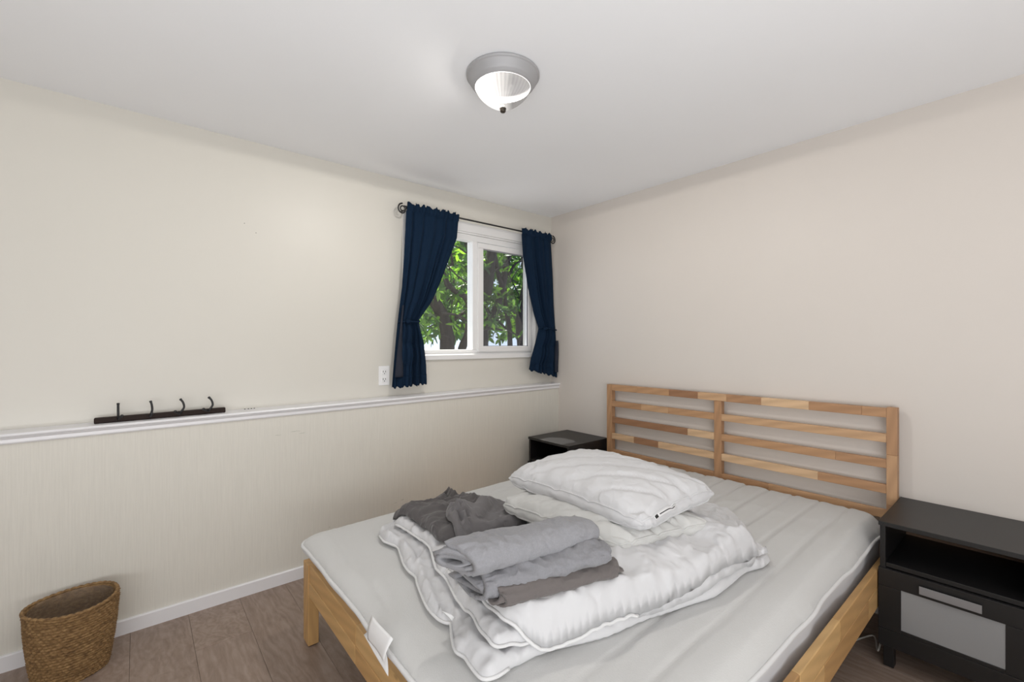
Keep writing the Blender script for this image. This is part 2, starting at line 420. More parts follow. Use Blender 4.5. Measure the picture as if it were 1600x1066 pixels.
# ------------------------------------------------------------------ outside
m, nt, b = new_mat('pale concrete'); M['yard'] = m
c = ramp(nt, noise_tex(nt, coords(nt), 3, 5), [(.3, (.32, .31, .32)), (.7, (.55, .54, .57))]); nt.links.new(c, b.inputs['Base Color']); b.inputs['Roughness'].default_value = .9
tag(boxo('yard_ground', (-14, 16, .16, 24, .80, .86), M['yard'], bev=0), kind='structure')
def leaf_mat(name, c1, c2, c3):
    m, nt, b = new_mat(name)
    geo = nt.nodes.new('ShaderNodeNewGeometry')
    c = ramp(nt, geo.outputs['Random Per Island'], [(0, c1), (.5, c2), (.85, c3), (1, tuple(min(1, x*2.2) for x in c3))])
    nt.links.new(c, b.inputs['Base Color']); b.inputs['Roughness'].default_value = .4
    tl = nt.nodes.new('ShaderNodeBsdfTranslucent'); nt.links.new(mixc(nt, 1.0, c, (2.6, 2.8, .8), 'MULTIPLY'), tl.inputs[0])
    mx = nt.nodes.new('ShaderNodeMixShader'); mx.inputs[0].default_value = .33
    nt.links.new(b.outputs[0], mx.inputs[1]); nt.links.new(tl.outputs[0], mx.inputs[2]); nt.links.new(mx.outputs[0], nt.nodes['Material Output'].inputs[0])
    return m
M['leaf'] = leaf_mat('green shrub leaf', (.010, .035, .008), (.035, .10, .016), (.12, .22, .035))
M['leaf_dark'] = leaf_mat('dark evergreen leaf', (.012, .04, .012), (.025, .07, .018), (.05, .11, .03))
m, nt, b = new_mat('dark bark'); M['bark'] = m
c = ramp(nt, noise_tex(nt, coords(nt, (40, 40, 9)), 1, 5, .65), [(.3, (.010, .008, .008)), (.7, (.042, .034, .032))]); nt.links.new(c, b.inputs['Base Color']); b.inputs['Roughness'].default_value = .95
bump(nt, b, noise_tex(nt, coords(nt, (60, 60, 14)), 1, 4), .8, .01)

def leaf_geo(rr, L, Wd):
    """one leaf: pointed oval, folded along its midrib; 8 triangles"""
    t = [0, .3, .65, 1.0]; hw = [0.02, .5, .42, 0]
    v = []; sag = rr.uniform(.05, .35)
    for a, h in zip(t, hw):
        z = -sag*a*a*L
        v.append(Vector((a*L, 0, z)))
        if 0 < h: v.append(Vector((a*L, h*Wd, z+.18*h*Wd))); v.append(Vector((a*L, -h*Wd, z+.18*h*Wd)))
    f = [(0, 1, 4, 3), (0, 3, 5, 2), (3, 4, 7, 6), (3, 5, 8, 6)[::-1], (6, 7, 9), (6, 9, 8)]
    return v, f
def branchy(name, parent, pts, r0, r1, mat):
    P = catmull(pts, step=.06); rr = random.Random(len(pts)*7+int(pts[0][0]*100))
    P = [Vector(p)+Vector((rr.uniform(-1, 1), rr.uniform(-1, 1), 0))*.006 for p in P]
    return tubeo(name, P, lambda t: r0+(r1-r0)*t, mat, parent, 8)
def shrub(name, label, base, limbs, crown, nleaf, L, mat, seed, single=0):
    rr = random.Random(seed); root = empty(name, base, label, 'shrub')
    inv = Matrix.Translation(Vector(base)).inverted()
    kids = []
    for k, (pts, r0, r1) in enumerate(limbs):
        o = branchy('trunk' if k == 0 else 'branch', root, pts, r0, r1, M['bark']); kids.append(o)
    V = []; F = []
    (x0, x1), (y0, y1), (z0, z1) = crown
    lv, lf = leaf_geo(rr, 1, .38)
    lm = None
    for k in range(nleaf):
        # whorls of leaves at twig tips
        if k % 7 == 0:
            c = Vector((rr.uniform(x0, x1), rr.uniform(y0, y1), rr.uniform(z0, z1)))
            ax = Vector((rr.uniform(-1, 1), rr.uniform(-1, 1), rr.uniform(-.2, .9))).normalized()
        a = 2*math.pi*(k % 7)/7+rr.random()*.5; s = L*rr.uniform(.65, 1.25)
        q = ax.to_track_quat('Z', 'Y').to_matrix() @ Matrix.Rotation(a, 3, 'Z') @ Matrix.Rotation(rr.uniform(-.5, .25), 3, 'Y') @ Matrix.Rotation(rr.uniform(-.5, .5), 3, 'X')
        if k < single:
            if lm is None:
                lm = bpy.data.meshes.new('leaf'); lm.from_pydata([tuple(p) for p in lv], [], lf); lm.materials.append(mat); lm.update()
            o = link('leaf', lm, parent=root); o.matrix_local = Matrix.Translation(c-Vector(base)) @ q.to_4x4() @ Matrix.Scale(s, 4)
            continue
        n0 = len(V); V += [c+(q @ p)*s for p in lv]; F += [tuple(i+n0 for i in f) for f in lf]
    tb = bmesh.new()
    for k in range(int(nleaf/90)):
        c = Vector((rr.uniform(x0, x1), rr.uniform(y0, min(y1, y0+.9)), rr.uniform(z0, z1))); dr = Vector((rr.uniform(-1, 1), rr.uniform(-.4, .4), rr.uniform(-.2, 1))).normalized()
        pp = [c]; Lk = rr.uniform(.4, .9)
        for q in range(5):
            dr = (dr+Vector((rr.uniform(-.35, .35), rr.uniform(-.35, .35), rr.uniform(-.2, .35)))).normalized(); pp.append(pp[-1]+dr*Lk/5)
        r0 = rr.uniform(.005, .012); tube(tb, pp, lambda t: r0*(1-.6*t), 5)
    o = obj('twigs', tb, M['bark'], root, True); o['kind'] = 'stuff'; kids.append(o)
    me = bpy.data.meshes.new('foliage'); me.from_pydata([tuple(p) for p in V], [], F); me.update()
    o = link('foliage', me, mat, root); o['kind'] = 'stuff'; kids.append(o)
    for o in kids: o.matrix_parent_inverse = inv
    return root
G = .86
W_ = lambda u, v, y: tuple(at_y(u, v, y))
def limb(px, y0, y1=None):
    y1 = y0 if y1 is None else y1; n = len(px)-1
    return [W_(u, v, y0+(y1-y0)*i/n) for i, (u, v) in enumerate(px)]
def grounded(l): l = list(l); a = l[0]; l.insert(0, (a[0]-.02, a[1]-.02, G-.03)); return l
# left shrub: thick leaning trunk, forked limbs
limbs = [(grounded(limb([(699, 545), (697, 515), (688, 488), (675, 468), (655, 445)], 1.25)), .085, .05),
         (grounded(limb([(722, 545), (731, 520), (733, 490), (728, 465), (706, 452), (694, 432), (680, 400)], 1.2)), .05, .018),
         (limb([(742, 470), (738, 440), (731, 405), (726, 370), (722, 340)], 1.5), .04, .022),
         (limb([(700, 452), (690, 425), (692, 395), (688, 372)], 1.1), .015, .008),
         (limb([(697, 515), (715, 495), (735, 480), (755, 440)], 1.3), .022, .012),
         (limb([(690, 490), (712, 492), (728, 500), (742, 512)], 1.05), .013, .008)]
shrub('rhododendron_shrub', 'large green shrub with thick leaning trunk behind the left window pane', tuple(limbs[0][0][0]), limbs,
      ((-1.3, .55), (.95, 2.3), (1.2, 2.9)), 6000, .085, M['leaf'], 3, single=210)
limbs = [(grounded(limb([(756, 545), (758, 510), (772, 490), (782, 462), (788, 430), (795, 400), (806, 372)], 1.35)), .055, .03),
         (limb([(758, 470), (764, 430), (768, 400), (770, 360)], 1.25), .065, .05),
         (limb([(786, 458), (778, 425), (773, 395), (772, 365)], 1.3), .03, .018),
         (grounded(limb([(797, 540), (795, 510), (790, 480), (789, 450)], 1.5)), .035, .02),
         (grounded(limb([(815, 545), (812, 500), (817, 470), (822, 430), (815, 380)], 1.4)), .06, .03),
         (limb([(758, 478), (770, 495), (800, 520), (822, 528)], 1.2), .014, .008),
         (limb([(795, 430), (805, 412), (815, 408), (822, 402)], 1.3), .016, .008)]
shrub('rhododendron_shrub', 'green shrub with several upright dark stems behind the right window sash', tuple(limbs[0][0][0]), limbs,
      ((.65, 2.4), (1.2, 3.0), (1.3, 3.1)), 5500, .09, M['leaf'], 8, single=80)
shrub('evergreen_hedge', 'dark evergreen hedge at the back of the yard beyond both window panes', (2.2, 5.0, G),
      [([(2.2, 5, G-.02), (2.3, 5.1, 2), (2.2, 5, 3.4)], .1, .05)], ((-1.5, 6.5), (4.2, 6.0), (1.35, 4.4)), 4200, .26, M['leaf_dark'], 12)

# ------------------------------------------------------------------ curtains
def interp_px(px, yplane):
    P = [at_y(u, v, yplane) for u, v in px]; zs = np.array([p[2] for p in P]); xs = np.array([p[0] for p in P])
    o = np.argsort(zs); return lambda z: np.interp(z, zs[o], xs[o])
ROD_Z, ROD_Y = 1.985, -.07
def curtain(label, Lp, Rp, ztie, zb0, zb1, n, seed, lining, side):
    yp = ROD_Y; fl_, fr_ = interp_px(Lp, yp), interp_px(Rp, yp)
    ztop = ROD_Z+.022
    S, T = 200, 130; V = []
    rs = np.random.RandomState(seed); ph = rs.rand(6)*6
    for j in range(T+1):
        t = j/T
        for i in range(S+1):
            s = i/S; zb = zb0+(zb1-zb0)*s
            z = ztop-(ztop-zb)*t
            xl, xr = float(fl_(z)), float(fr_(z)); wd = xr-xl
            k = math.exp(-((z-ztie)/.10)**2)                     # gathered near the tie
            top = math.exp(-((z-ROD_Z)/.03)**2)
            sw = s+.018*math.sin(2*math.pi*(2.3*s+ph[0]))+.012*math.sin(2*math.pi*(5.1*s+ph[1])+t*2)
            fall = 2*math.pi*n*sw
            amp = (.008+.010*min(1, t*3))*(1-.35*k)*(.7+.5*math.sin(3*s*math.pi+ph[2]+t))*(.55+.45*math.sin(9*s+ph[5]+2.5*t))
            y = yp-.004+amp*math.sin(fall)+.006*math.sin(fall*.5+ph[3]+2*t)-.012*k*math.sin(math.pi*s)
            y -= .018*math.sin(math.pi*min(1, max(0, (1-abs(z-ztie+.13)/.13))))*math.sin(math.pi*s)
            if z > ROD_Z-.02: y = yp+(.0105+.006*abs(math.sin(fall)))*(-1)+.003*math.sin(fall*2)
            zz = z
            if t < .06: zz += .007*math.sin(fall*.9+ph[4])*(1-t/.06)+.003*math.sin(fall*2.3)*(1-t/.06)
            zz += (.006*math.sin(fall) if t > .97 else 0)*(t-.97)/.03
            x = xl+wd*s+.003*math.sin(fall*1.0+1)*(1-k)
            V.append((x, y, zz))
    F = [(j*(S+1)+i, j*(S+1)+i+1, (j+1)*(S+1)+i+1, (j+1)*(S+1)+i) for j in range(T) for i in range(S)]
    base = (V[-1][0], yp, zb0)
    root = empty('curtain', (float(fl_(ztie)), yp, zb0), label, 'curtain', 'curtains at the window')
    inv = Matrix.Translation(root.location).inverted()
    # drape and hem share the surface: the hem is its own, slightly doubled band
    cut = int(T*.955)
    drF = [f for k_, f in enumerate(F) if k_//S < cut]; hmF = [f for k_, f in enumerate(F) if k_//S >= cut-1]
    def part(nm, FF, off, mat, th):
        used = sorted(set(i for f in FF for i in f)); mp = {a: b_ for b_, a in enumerate(used)}
        o = pyobj(nm, [(V[i][0], V[i][1]+off, V[i][2]) for i in used], [tuple(mp[i] for i in f) for f in FF], mat, root)
        md = o.modifiers.new('thick', 'SOLIDIFY'); md.thickness = th; md.offset = 1
        o.matrix_parent_inverse = inv; return o
    part('drape', drF, 0, M['navy'], .0012); part('hem', hmF, -.0022, M['navy'], .002)
    # back lining turned outward
    za, zb_, lw0, lw1 = lining
    LV = []; nn = 30
    for j in range(nn+1):
        t = j/nn; z = za+(zb_-za)*t
        x0 = (float(fl_(z)) if side < 0 else float(fr_(z))); w_ = lw0+(lw1-lw0)*t
        for i in range(9):
            s = i/8
            xx = x0+side*-1*(w_*s+.004)
            LV.append((xx, yp-.024-.008*math.sin(math.pi*s)-.004*math.sin(5*t+3*s)+.012*s*s, z))
    LF = [(j*9+i, j*9+i+1, (j+1)*9+i+1, (j+1)*9+i) for j in range(nn) for i in range(8)]
    o = pyobj('lining', LV, LF, M['lining'], root); md = o.modifiers.new('t', 'SOLIDIFY'); md.thickness = .001; o.matrix_parent_inverse = inv
    # tie band with knot
    xl, xr = float(fl_(ztie)), float(fr_(ztie)); cx, hx = (xl+xr)/2, (xr-xl)/2-.003
    ring = [(cx+hx*math.cos(a), yp-.008+.028*math.sin(a), ztie+.004*math.sin(2*a)-.006*math.cos(a)*side) for a in np.linspace(0, 2*math.pi, 40)[:-1]]
    o = tubeo('tieback', ring, .0048, M['navy'], root, 8, True); o.matrix_parent_inverse = inv
    bm = bmesh.new(); bmesh.ops.create_uvsphere(bm, u_segments=14, v_segments=10, radius=.013)
    for v in bm.verts:
        r_ = 1+.25*math.sin(v.co.x*300)*math.cos(v.co.z*260); v.co = Vector((v.co.x*1.3*r_, v.co.y*r_, v.co.z*r_))+Vector((xl+.35*(xr-xl) if side < 0 else xl+.2*(xr-xl), yp-.040, ztie))
    k = obj('knot', bm, M['navy'], o, True)
    return root
curtain('navy blue curtain tied back on the left side of the window',
        [(634, 318), (631, 400), (628, 450), (623, 490), (621, 507), (616, 560), (612, 606)],
        [(716, 334), (713, 372), (701, 405), (688, 440), (675, 470), (655, 500), (655, 507), (662, 535), (666, 570), (667, 600)],
        float(at_y(640, 503, ROD_Y)[2]), .921, .936, 9, 3, (1.40, .985, .012, .055), -1)
curtain('narrower navy blue curtain tied back beside the room corner',
        [(813, 357), (816, 400), (824, 450), (833, 490), (841, 513), (836, 535), (829, 560), (826, 577)],
        [(860, 367), (864, 430), (866, 480), (868, 515), (869, 540), (870, 590)],
        float(at_y(853, 514, ROD_Y)[2]), .985, .920, 7, 11, (1.20, .96, .012, .035), 1)
# rod
rod = empty('curtain_rod', (-.68, ROD_Y, ROD_Z), 'thin black iron curtain rod with scroll ends above the window', 'curtain rod')
inv = Matrix.Translation(rod.location).inverted()
def rp(o): o.matrix_parent_inverse = inv; return o
rp(tubeo('rod', [(-1.285, ROD_Y, ROD_Z), (-.068, ROD_Y, ROD_Z)], .0055, M['black_iron'], rod, 12))
def scroll(x, sgn):
    pts = []
    for k in range(46):
        a = k/45*2*math.pi*1.55; r = .032*(1-k/45*.72)
        pts.append((x+sgn*(.012+.0+r*math.sin(a)*.9), ROD_Y-.004, ROD_Z+.004-.022+r*math.cos(a)))
    o = rp(tubeo('scroll_finial', pts, lambda t: .0048-.0012*t, M['black_iron'], rod, 8))
scroll(-1.285, -1); scroll(-.070, 1)
for x in (-1.268, -.078):
    rp(tubeo('bracket', [(x, -.001, ROD_Z-.012), (x, -.03, ROD_Z-.014), (x, -.06, ROD_Z-.012), (x, ROD_Y, ROD_Z-.008)], .004, M['black_iron'], rod, 8))

# ------------------------------------------------------------------ outlet, coat rack, wall marks
ou = empty('wall_outlet', (-1.378, 0, .99), 'white duplex wall outlet beside the left curtain above the ledge', 'outlet')
def oo(name, b_, mat, bev, parent=None):
    o = boxo(name, b_, mat, ou, bev, origin=(-1.378, 0, .99)); 
    if parent: o.parent = parent
    return o
pl = oo('cover_plate', (-1.411, -1.345, -.005, 0, .934, 1.048), M['outlet'], .002)
for z in (.968, 1.012):
    rc = oo('receptacle', (-1.394, -1.362, -.0075, -.003, z-.015, z+.015), M['outlet'], .002)
    for dx in (-.007, .007): 
        s_ = oo('slot', (-1.378+dx-.0014, -1.378+dx+.0014, -.0082, -.006, z-.002, z+.008), M['dark'], 0, rc)
    s_ = oo('slot', (-1.3805, -1.3755, -.0082, -.006, z-.011, z-.006), M['dark'], 0, rc)
zt = lambda x: LZ+DZ*(x/FX)+.0015
RX0, RX1 = -2.617, -2.172
rack = empty('coat_rack', (-2.395, -.045, zt(-2.395)), 'dark brown coat rack with four black hooks lying on the white ledge', 'coat rack')
bm = bmesh.new(); box(bm, RX0+2.395, RX1+2.395, -.012, .013, 0, .022, .003)
o = obj('rail', bm, M['brown_dark'], rack)
rack.rotation_euler = (0, math.atan(-DZ/FX)*-1*-1, 0)
for k, u in enumerate((185, 235, 281, 325)):
    x = float(at_y(u, 640, -.05)[0])+2.395
    lean = (-.0, .003, .007, .008)[k]
    pts = catmull([(x, -.012, .010), (x+lean*.5, -.020, .020), (x+lean*2, -.022, .040), (x+lean*1.5, -.018, .062), (x+lean*.2, -.012, .076)], step=.004)
    h = tubeo('hook', pts, lambda t: .0042 if t < .9 else .0052, M['black_iron'], rack, 8)
    dx = (.012, .004, -.018, -.020)[k]
    pts = catmull([(x, -.012, .012), (x+dx*.3, -.030, .016), (x+dx, -.046, .026)], step=.004)
    p2 = tubeo('lower_prong', pts, .0042, M['black_iron'], h, 8)
    bm = bmesh.new(); bmesh.ops.create_uvsphere(bm, u_segments=10, v_segments=8, radius=.0062, matrix=Matrix.Translation((x+dx, -.046, .027))); obj('tip', bm, M['black_iron'], h, True)

# ------------------------------------------------------------------ ceiling lamp
lx, ly = LAMP
lampo = empty('ceiling_lamp', (lx, ly, CEIL), 'round ceiling lamp with brushed metal ring and fluted glass bowl', 'ceiling light')
bm = bmesh.new()
prof = [(0, -.001), (.131, -.001), (.134, -.004), (.134, -.009), (.130, -.012), (.127, -.013), (.1265, -.019), (.124, -.021), (.1235, -.026), (.119, -.029), (.117, -.036), (.112, -.041), (.1085, -.043), (.104, -.050), (.1, -.050), (.1, -.044), (.108, -.036), (.116, -.012), (0, -.008)]
lathe(bm, prof, 96); obj('mounting_ring', bm, M['metal'], lampo, False).data.shade_smooth()
m, nt, b = new_mat('fluted frosted lamp glass, lit from inside'); M['lampglass'] = m
geo = nt.nodes.new('ShaderNodeTexCoord')
dt = N(nt, 'ShaderNodeVectorMath', operation='DOT_PRODUCT'); dt.inputs[1].default_value = (-7.65, 6.43, 0); nt.links.new(geo.outputs['Object'], dt.inputs[0])
st = N(nt, 'ShaderNodeMapRange', i_1=-.35, i_2=.35, i_3=.35, i_4=2.0); nt.links.new(dt.outputs['Value'], st.inputs[0])  # bowl's own emission, painted brighter towards the bulb side
sp = nt.nodes.new('ShaderNodeSeparateXYZ'); nt.links.new(geo.outputs['Object'], sp.inputs[0])
at = N(nt, 'ShaderNodeMath', operation='ARCTAN2'); nt.links.new(sp.outputs[0], at.inputs[0]); nt.links.new(sp.outputs[1], at.inputs[1])
mu = N(nt, 'ShaderNodeMath', operation='MULTIPLY', i_1=40.0); nt.links.new(at.outputs[0], mu.inputs[0])
sn = N(nt, 'ShaderNodeMath', operation='SINE'); nt.links.new(mu.outputs[0], sn.inputs[0])
fl2 = N(nt, 'ShaderNodeMath', operation='MULTIPLY_ADD', i_1=.14, i_2=.86); nt.links.new(sn.outputs[0], fl2.inputs[0])  # shading of the flutes put into the emission strength
ml = N(nt, 'ShaderNodeMath', operation='MULTIPLY'); nt.links.new(st.outputs[0], ml.inputs[0]); nt.links.new(fl2.outputs[0], ml.inputs[1])
em = nt.nodes.new('ShaderNodeEmission'); em.inputs[0].default_value = (1, .95, .90, 1); nt.links.new(ml.outputs[0], em.inputs[1])
tr = nt.nodes.new('ShaderNodeBsdfTransparent'); m2 = nt.nodes.new('ShaderNodeMixShader'); m2.inputs[0].default_value = .55
nt.links.new(tr.outputs[0], m2.inputs[1]); nt.links.new(em.outputs[0], m2.inputs[2])
gg = nt.nodes.new('ShaderNodeBsdfGlossy'); gg.inputs['Roughness'].default_value = .25; m3 = nt.nodes.new('ShaderNodeMixShader'); m3.inputs[0].default_value = .0
nt.links.new(m2.outputs[0], m3.inputs[1]); nt.links.new(gg.outputs[0], m3.inputs[2]); nt.links.new(m3.outputs[0], nt.nodes['Material Output'].inputs[0])
bm = bmesh.new(); prof = []
for k in range(19):
    t = k/18; prof.append((.100*math.cos(t*math.pi/2)**.62 if t < 1 else .008, -.048-.078*t**1.25 if t < 1 else -.126))
prof = [(max(r, .008), z) for r, z in prof]
lathe(bm, prof, 240, rfun=lambda a, z: 1+.014*math.cos(40*a)); obj('glass_bowl', bm, M['lampglass'], lampo, True)
bm = bmesh.new(); lathe(bm, [(0, -.114), (.009, -.116), (.012, -.121), (.0125, -.126), (.010, -.129), (.011, -.133), (.008, -.138), (0, -.140)], 24); obj('finial', bm, M['finial'], lampo, True)

# ------------------------------------------------------------------ basket
m, nt, b = new_mat('woven seagrass'); M['seagrass'] = m
c = ramp(nt, noise_tex(nt, coords(nt, (60, 60, 130)), 1, 4, .7), [(.3, (.10, .052, .018)), (.5, (.235, .135, .052)), (.75, (.42, .27, .12))])
nt.links.new(c, b.inputs['Base Color']); b.inputs['Roughness'].default_value = .75
bump(nt, b, noise_tex(nt, coords(nt, (300, 300, 300)), 1, 3, .7), .6, .003)
m, nt, b = new_mat('clear plastic liner'); M['liner'] = m
b.inputs['Base Color'].default_value = (.30, .24, .19, 1); b.inputs['Roughness'].default_value = .18
tr = nt.nodes.new('ShaderNodeBsdfTransparent'); mx = nt.nodes.new('ShaderNodeMixShader'); mx.inputs[0].default_value = .6
bump(nt, b, noise_tex(nt, coords(nt), 40, 3), .6, .004)
nt.links.new(b.outputs[0], mx.inputs[1]); nt.links.new(tr.outputs[0], mx.inputs[2]); nt.links.new(mx.outputs[0], nt.nodes['Material Output'].inputs[0])
BH = .25; bx, by = -2.664, -.238
bk = empty('wastebasket', (bx, by, 0), 'small oval woven seagrass basket on the floor by the left wall', 'basket')
def bshape(t): # half axes at height fraction
    return .098+.026*t+.004*math.sin(t*math.pi), .088+.028*t+.004*math.sin(t*math.pi)
NS, NR = 360, 26
V = []; rows = NR*7
for j in range(rows+1):
    t = j/rows; a_, b_ = bshape(t); rowp = t*NR
    bulge = .0036*abs(math.sin(math.pi*rowp))
    k = int(rowp)
    for i in range(NS):
        th = 2*math.pi*i/NS
        tw = .0022*math.sin(th*46+k*2.4+(rowp-k)*2.6)+.0012*float(vnoise(th*14, rowp*2, 5)-.5)*2
        wob = .003*math.sin(3*th+1)*t
        r = 1
        z = BH*t+.004*t*math.sin(2*th+.8)+.0015*math.sin(th*5+k)
        q = bulge+tw*abs(math.sin(math.pi*rowp))+wob
        V.append(((a_+q)*math.cos(th), (b_+q)*math.sin(th), z))
F = [(j*NS+i, j*NS+(i+1) % NS, (j+1)*NS+(i+1) % NS, (j+1)*NS+i) for j in range(rows) for i in range(NS)]
n0 = len(V)
for j in range(rows//7+1):
    t = 1-j/(rows//7); a_, b_ = bshape(t)
    for i in range(NS):
        th = 2*math.pi*i/NS; V.append(((a_-.006)*math.cos(th), (b_-.006)*math.sin(th), max(.004, BH*t+.004*t*math.sin(2*th+.8))))
    if j: F += [(n0+(j-1)*NS+i, n0+(j-1)*NS+(i+1) % NS, n0+j*NS+(i+1) % NS, n0+j*NS+i) for i in range(NS)]
F += [((rows)*NS+i, rows*NS+(i+1) % NS, n0+(i+1) % NS, n0+i) for i in range(NS)]
F.append(tuple(n0+(rows//7)*NS+i for i in range(NS)))
pyobj('woven_body', V, F, M['seagrass'], bk)
rim = []
for i in range(220):
    th = 2*math.pi*i/220; a_, b_ = bshape(1); rim.append(((a_-.001)*math.cos(th), (b_-.001)*math.sin(th), BH+.003+.004*math.sin(2*th+.8)+.0015*math.sin(40*th)))
tubeo('braided_rim', rim, .0055, M['seagrass'], bk, 8, True)
V = []; 
for j in range(13):
    t = 1-j/12*.93
    for i in range(96):
        th = 2*math.pi*i/96; a_, b_ = bshape(t); cr = .004*float(vnoise(th*6, j*.8, 9))+.002
        V.append(((a_-.009-cr)*math.cos(th), (b_-.009-cr)*math.sin(th), BH*t-.012+.006*float(vnoise(th*4, 1, 2))*(1 if j == 0 else 0)+.01))
F = [(j*96+i, j*96+(i+1) % 96, (j+1)*96+(i+1) % 96, (j+1)*96+i) for j in range(12) for i in range(96)]+[tuple(12*96+i for i in range(96))]
pyobj('plastic_liner', V, F, M['liner'], bk)

# ------------------------------------------------------------------ bed frame
bed = empty('bed', (-1.0, -1.34, 0), 'pine slatted bed frame with a two-bay headboard against the right wall', 'bed')
binv = Matrix.Translation(bed.location).inverted()
def bp(name, b, axis=1, segs=None, mat='pine', bev=.002, tone=None):
    o = woodbox(name, b, bed, axis, segs, bev, mat, tone); o.matrix_parent_inverse = binv; return o
HX0, HX1 = -.060, -.024
def ysegs(px, tones, y_hi, y_lo):
    """joint positions read along the rail -> (length, tone) from low y to high y"""
    ys = [y_hi]+[float(at_x(u, 660, HX0)[1]) for u in px]+[y_lo]
    s = [(abs(ys[i]-ys[i+1]), tones[i]) for i in range(len(tones))]
    return s[::-1]
bp('headboard_post', (HX0, HX1, -.631, -.589, 0, .905), 2, tone=.55)
bp('headboard_post', (HX0-.001, HX1, -2.092, -2.056, 0, .910), 2, [(.5, .55), (.21, .45), (.2, .6)])
bp('centre_post', (HX0+.002, HX1, -1.360, -1.319, .16, .866), 2, tone=.6)
bp('top_rail', (HX0, HX0+.032, -2.056, -.631, .866, .905), 1, ysegs([995, 1045, 1090, 1134.5, 1189, 1263.5, 1346], [.5, .5, .85, .35, .65, .12, .62, .55], -.631, -2.056))
zs = [(.760, .797), (.651, .689), (.544, .582), (.438, .475)]
sl = [([1001, 1043.5], [.6, .4, .5]), ([1074], [.85, .15]), ([990, 1028], [.2, .85, .2]), ([1040], [.5, .6])]
sr = [([], [.35]), ([1305], [.5, .62]), ([1277.5], [.15, .6]), ([1200], [.6, .45])]
for (z0, z1), (pl_, tl_), (pr_, tr_) in zip(zs, sl, sr):
    bp('headboard_slat', (HX0+.001, HX0+.019, -1.319, -.631, z0, z1), 1, ysegs(pl_, tl_, -.631, -1.319))
    bp('headboard_slat', (HX0+.001, HX0+.019, -2.056, -1.360, z0, z1), 1, ysegs(pr_, tr_, -1.360, -2.056))
# footboard
FXO = -1.977
bp('foot_post', (FXO, FXO+.040, -.655, -.590, .004, .318), 2, tone=.55, mat='pine_y', bev=.003)
bp('foot_post', (FXO, FXO+.040, -2.091, -2.033, .004, .318), 2, tone=.45, mat='pine_y', bev=.003)
bp('footboard', (FXO+.004, FXO+.026, -2.033, -.655, .255, .320), 1, [(.5, .5), (.4, .25), (.48, .5)], 'pine_y', .003)
bp('footboard', (FXO+.002, FXO+.026, -2.033, -.655, .198, .2545), 1, [(.3, .3), (.6, .6), (.48, .35)], 'pine_y', .003)
for y0, y1 in ((-.625, -.603), (-2.091, -2.070)):
    bp('side_rail', (FXO+.040, HX0, y0, y1, .280, .345), 0, [(.25, .35), (.5, .85), (.35, .2), (.6, .6), (.22, .4)], 'pine_y', .003)
    bp('side_rail', (FXO+.040, HX0, y0, y1, .205, .2795), 0, [(.5, .5), (.45, .3), (.5, .75), (.47, .35)], 'pine_y', .003)
for k in range(14):
    x = -1.88+k*.132
    bp('bed_slat', (x, x+.068, -2.071, -.625, .238, .252), 1, tone=.2+.3*(k % 3)/2, bev=.001)
for y0, y1 in ((-.645, -.625), (-2.071, -2.051)):
    bp('slat_ledge', (FXO+.040, HX0, y0, y1, .212, .238), 0, tone=.5, bev=.001)

# ------------------------------------------------------------------ cloth sculpting
GS = .01; GX0, GY0, GNX, GNY = -2.15, -2.2, 220, 175
gx = GX0+np.arange(GNX)*GS; gy = GY0+np.arange(GNY)*GS; GXX, GYY = np.meshgrid(gx, gy, indexing='ij')
H = np.full((GNX, GNY), .25)
def sampleH(A, x, y):
    fx = np.clip((x-GX0)/GS, 0, GNX-1.001); fy = np.clip((y-GY0)/GS, 0, GNY-1.001)
    i = fx.astype(int); j = fy.astype(int); a = fx-i; b_ = fy-j
    return (A[i, j]*(1-a)+A[i+1, j]*a)*(1-b_)+(A[i, j+1]*(1-a)+A[i+1, j+1]*a)*b_
def blur(A, n):
    for _ in range(n):
        P = np.pad(A, 1, mode='edge'); A = (P[:-2, 1:-1]+P[2:, 1:-1]+P[1:-1, :-2]+P[1:-1, 2:]+2*A)/6
    return A
def seg_dist(px, py, poly, closed=True):
    P = np.array(poly)[:, :2]; Q = np.roll(P, -1, 0) if closed else P[1:]; P_ = P if closed else P[:-1]
    d = np.full(px.shape, 9.)
    for (a, b_) in zip(P_, Q):
        e = b_-a; L = max(1e-9, e@e); t = np.clip(((px-a[0])*e[0]+(py-a[1])*e[1])/L, 0, 1)
        d = np.minimum(d, np.hypot(px-a[0]-t*e[0], py-a[1]-t*e[1]))
    return d
def inside(px, py, poly):
    P = np.array(poly)[:, :2]; Q = np.roll(P, -1, 0); r = np.zeros(px.shape, bool)
    for (x1, y1), (x2, y2) in zip(P, Q):
        if y1 == y2: continue
        c = ((y1 > py) != (y2 > py)) & (px < (x2-x1)*(py-y1)/(y2-y1)+x1); r ^= c
    return r
def at_surf(u, v, off):
    z = .5+off
    for _ in range(30):
        p = at_z(u, v, z); z = .6*z+.4*(max(.445, float(sampleH(HBs, np.array([p[0]]), np.array([p[1]]))[0]))+off)
    return at_z(u, v, z)
def px_poly(pts, off=.012):
    """points where the sight lines meet the bed's current surface, 'off' above it"""
    global HBs; HBs = blur(H, 6)
    return [(at_z(p[0], p[1], p[2]) if len(p) > 2 and p[2] > .3 else at_surf(p[0], p[1], p[2] if len(p) > 2 else off))[:2] for p in pts]
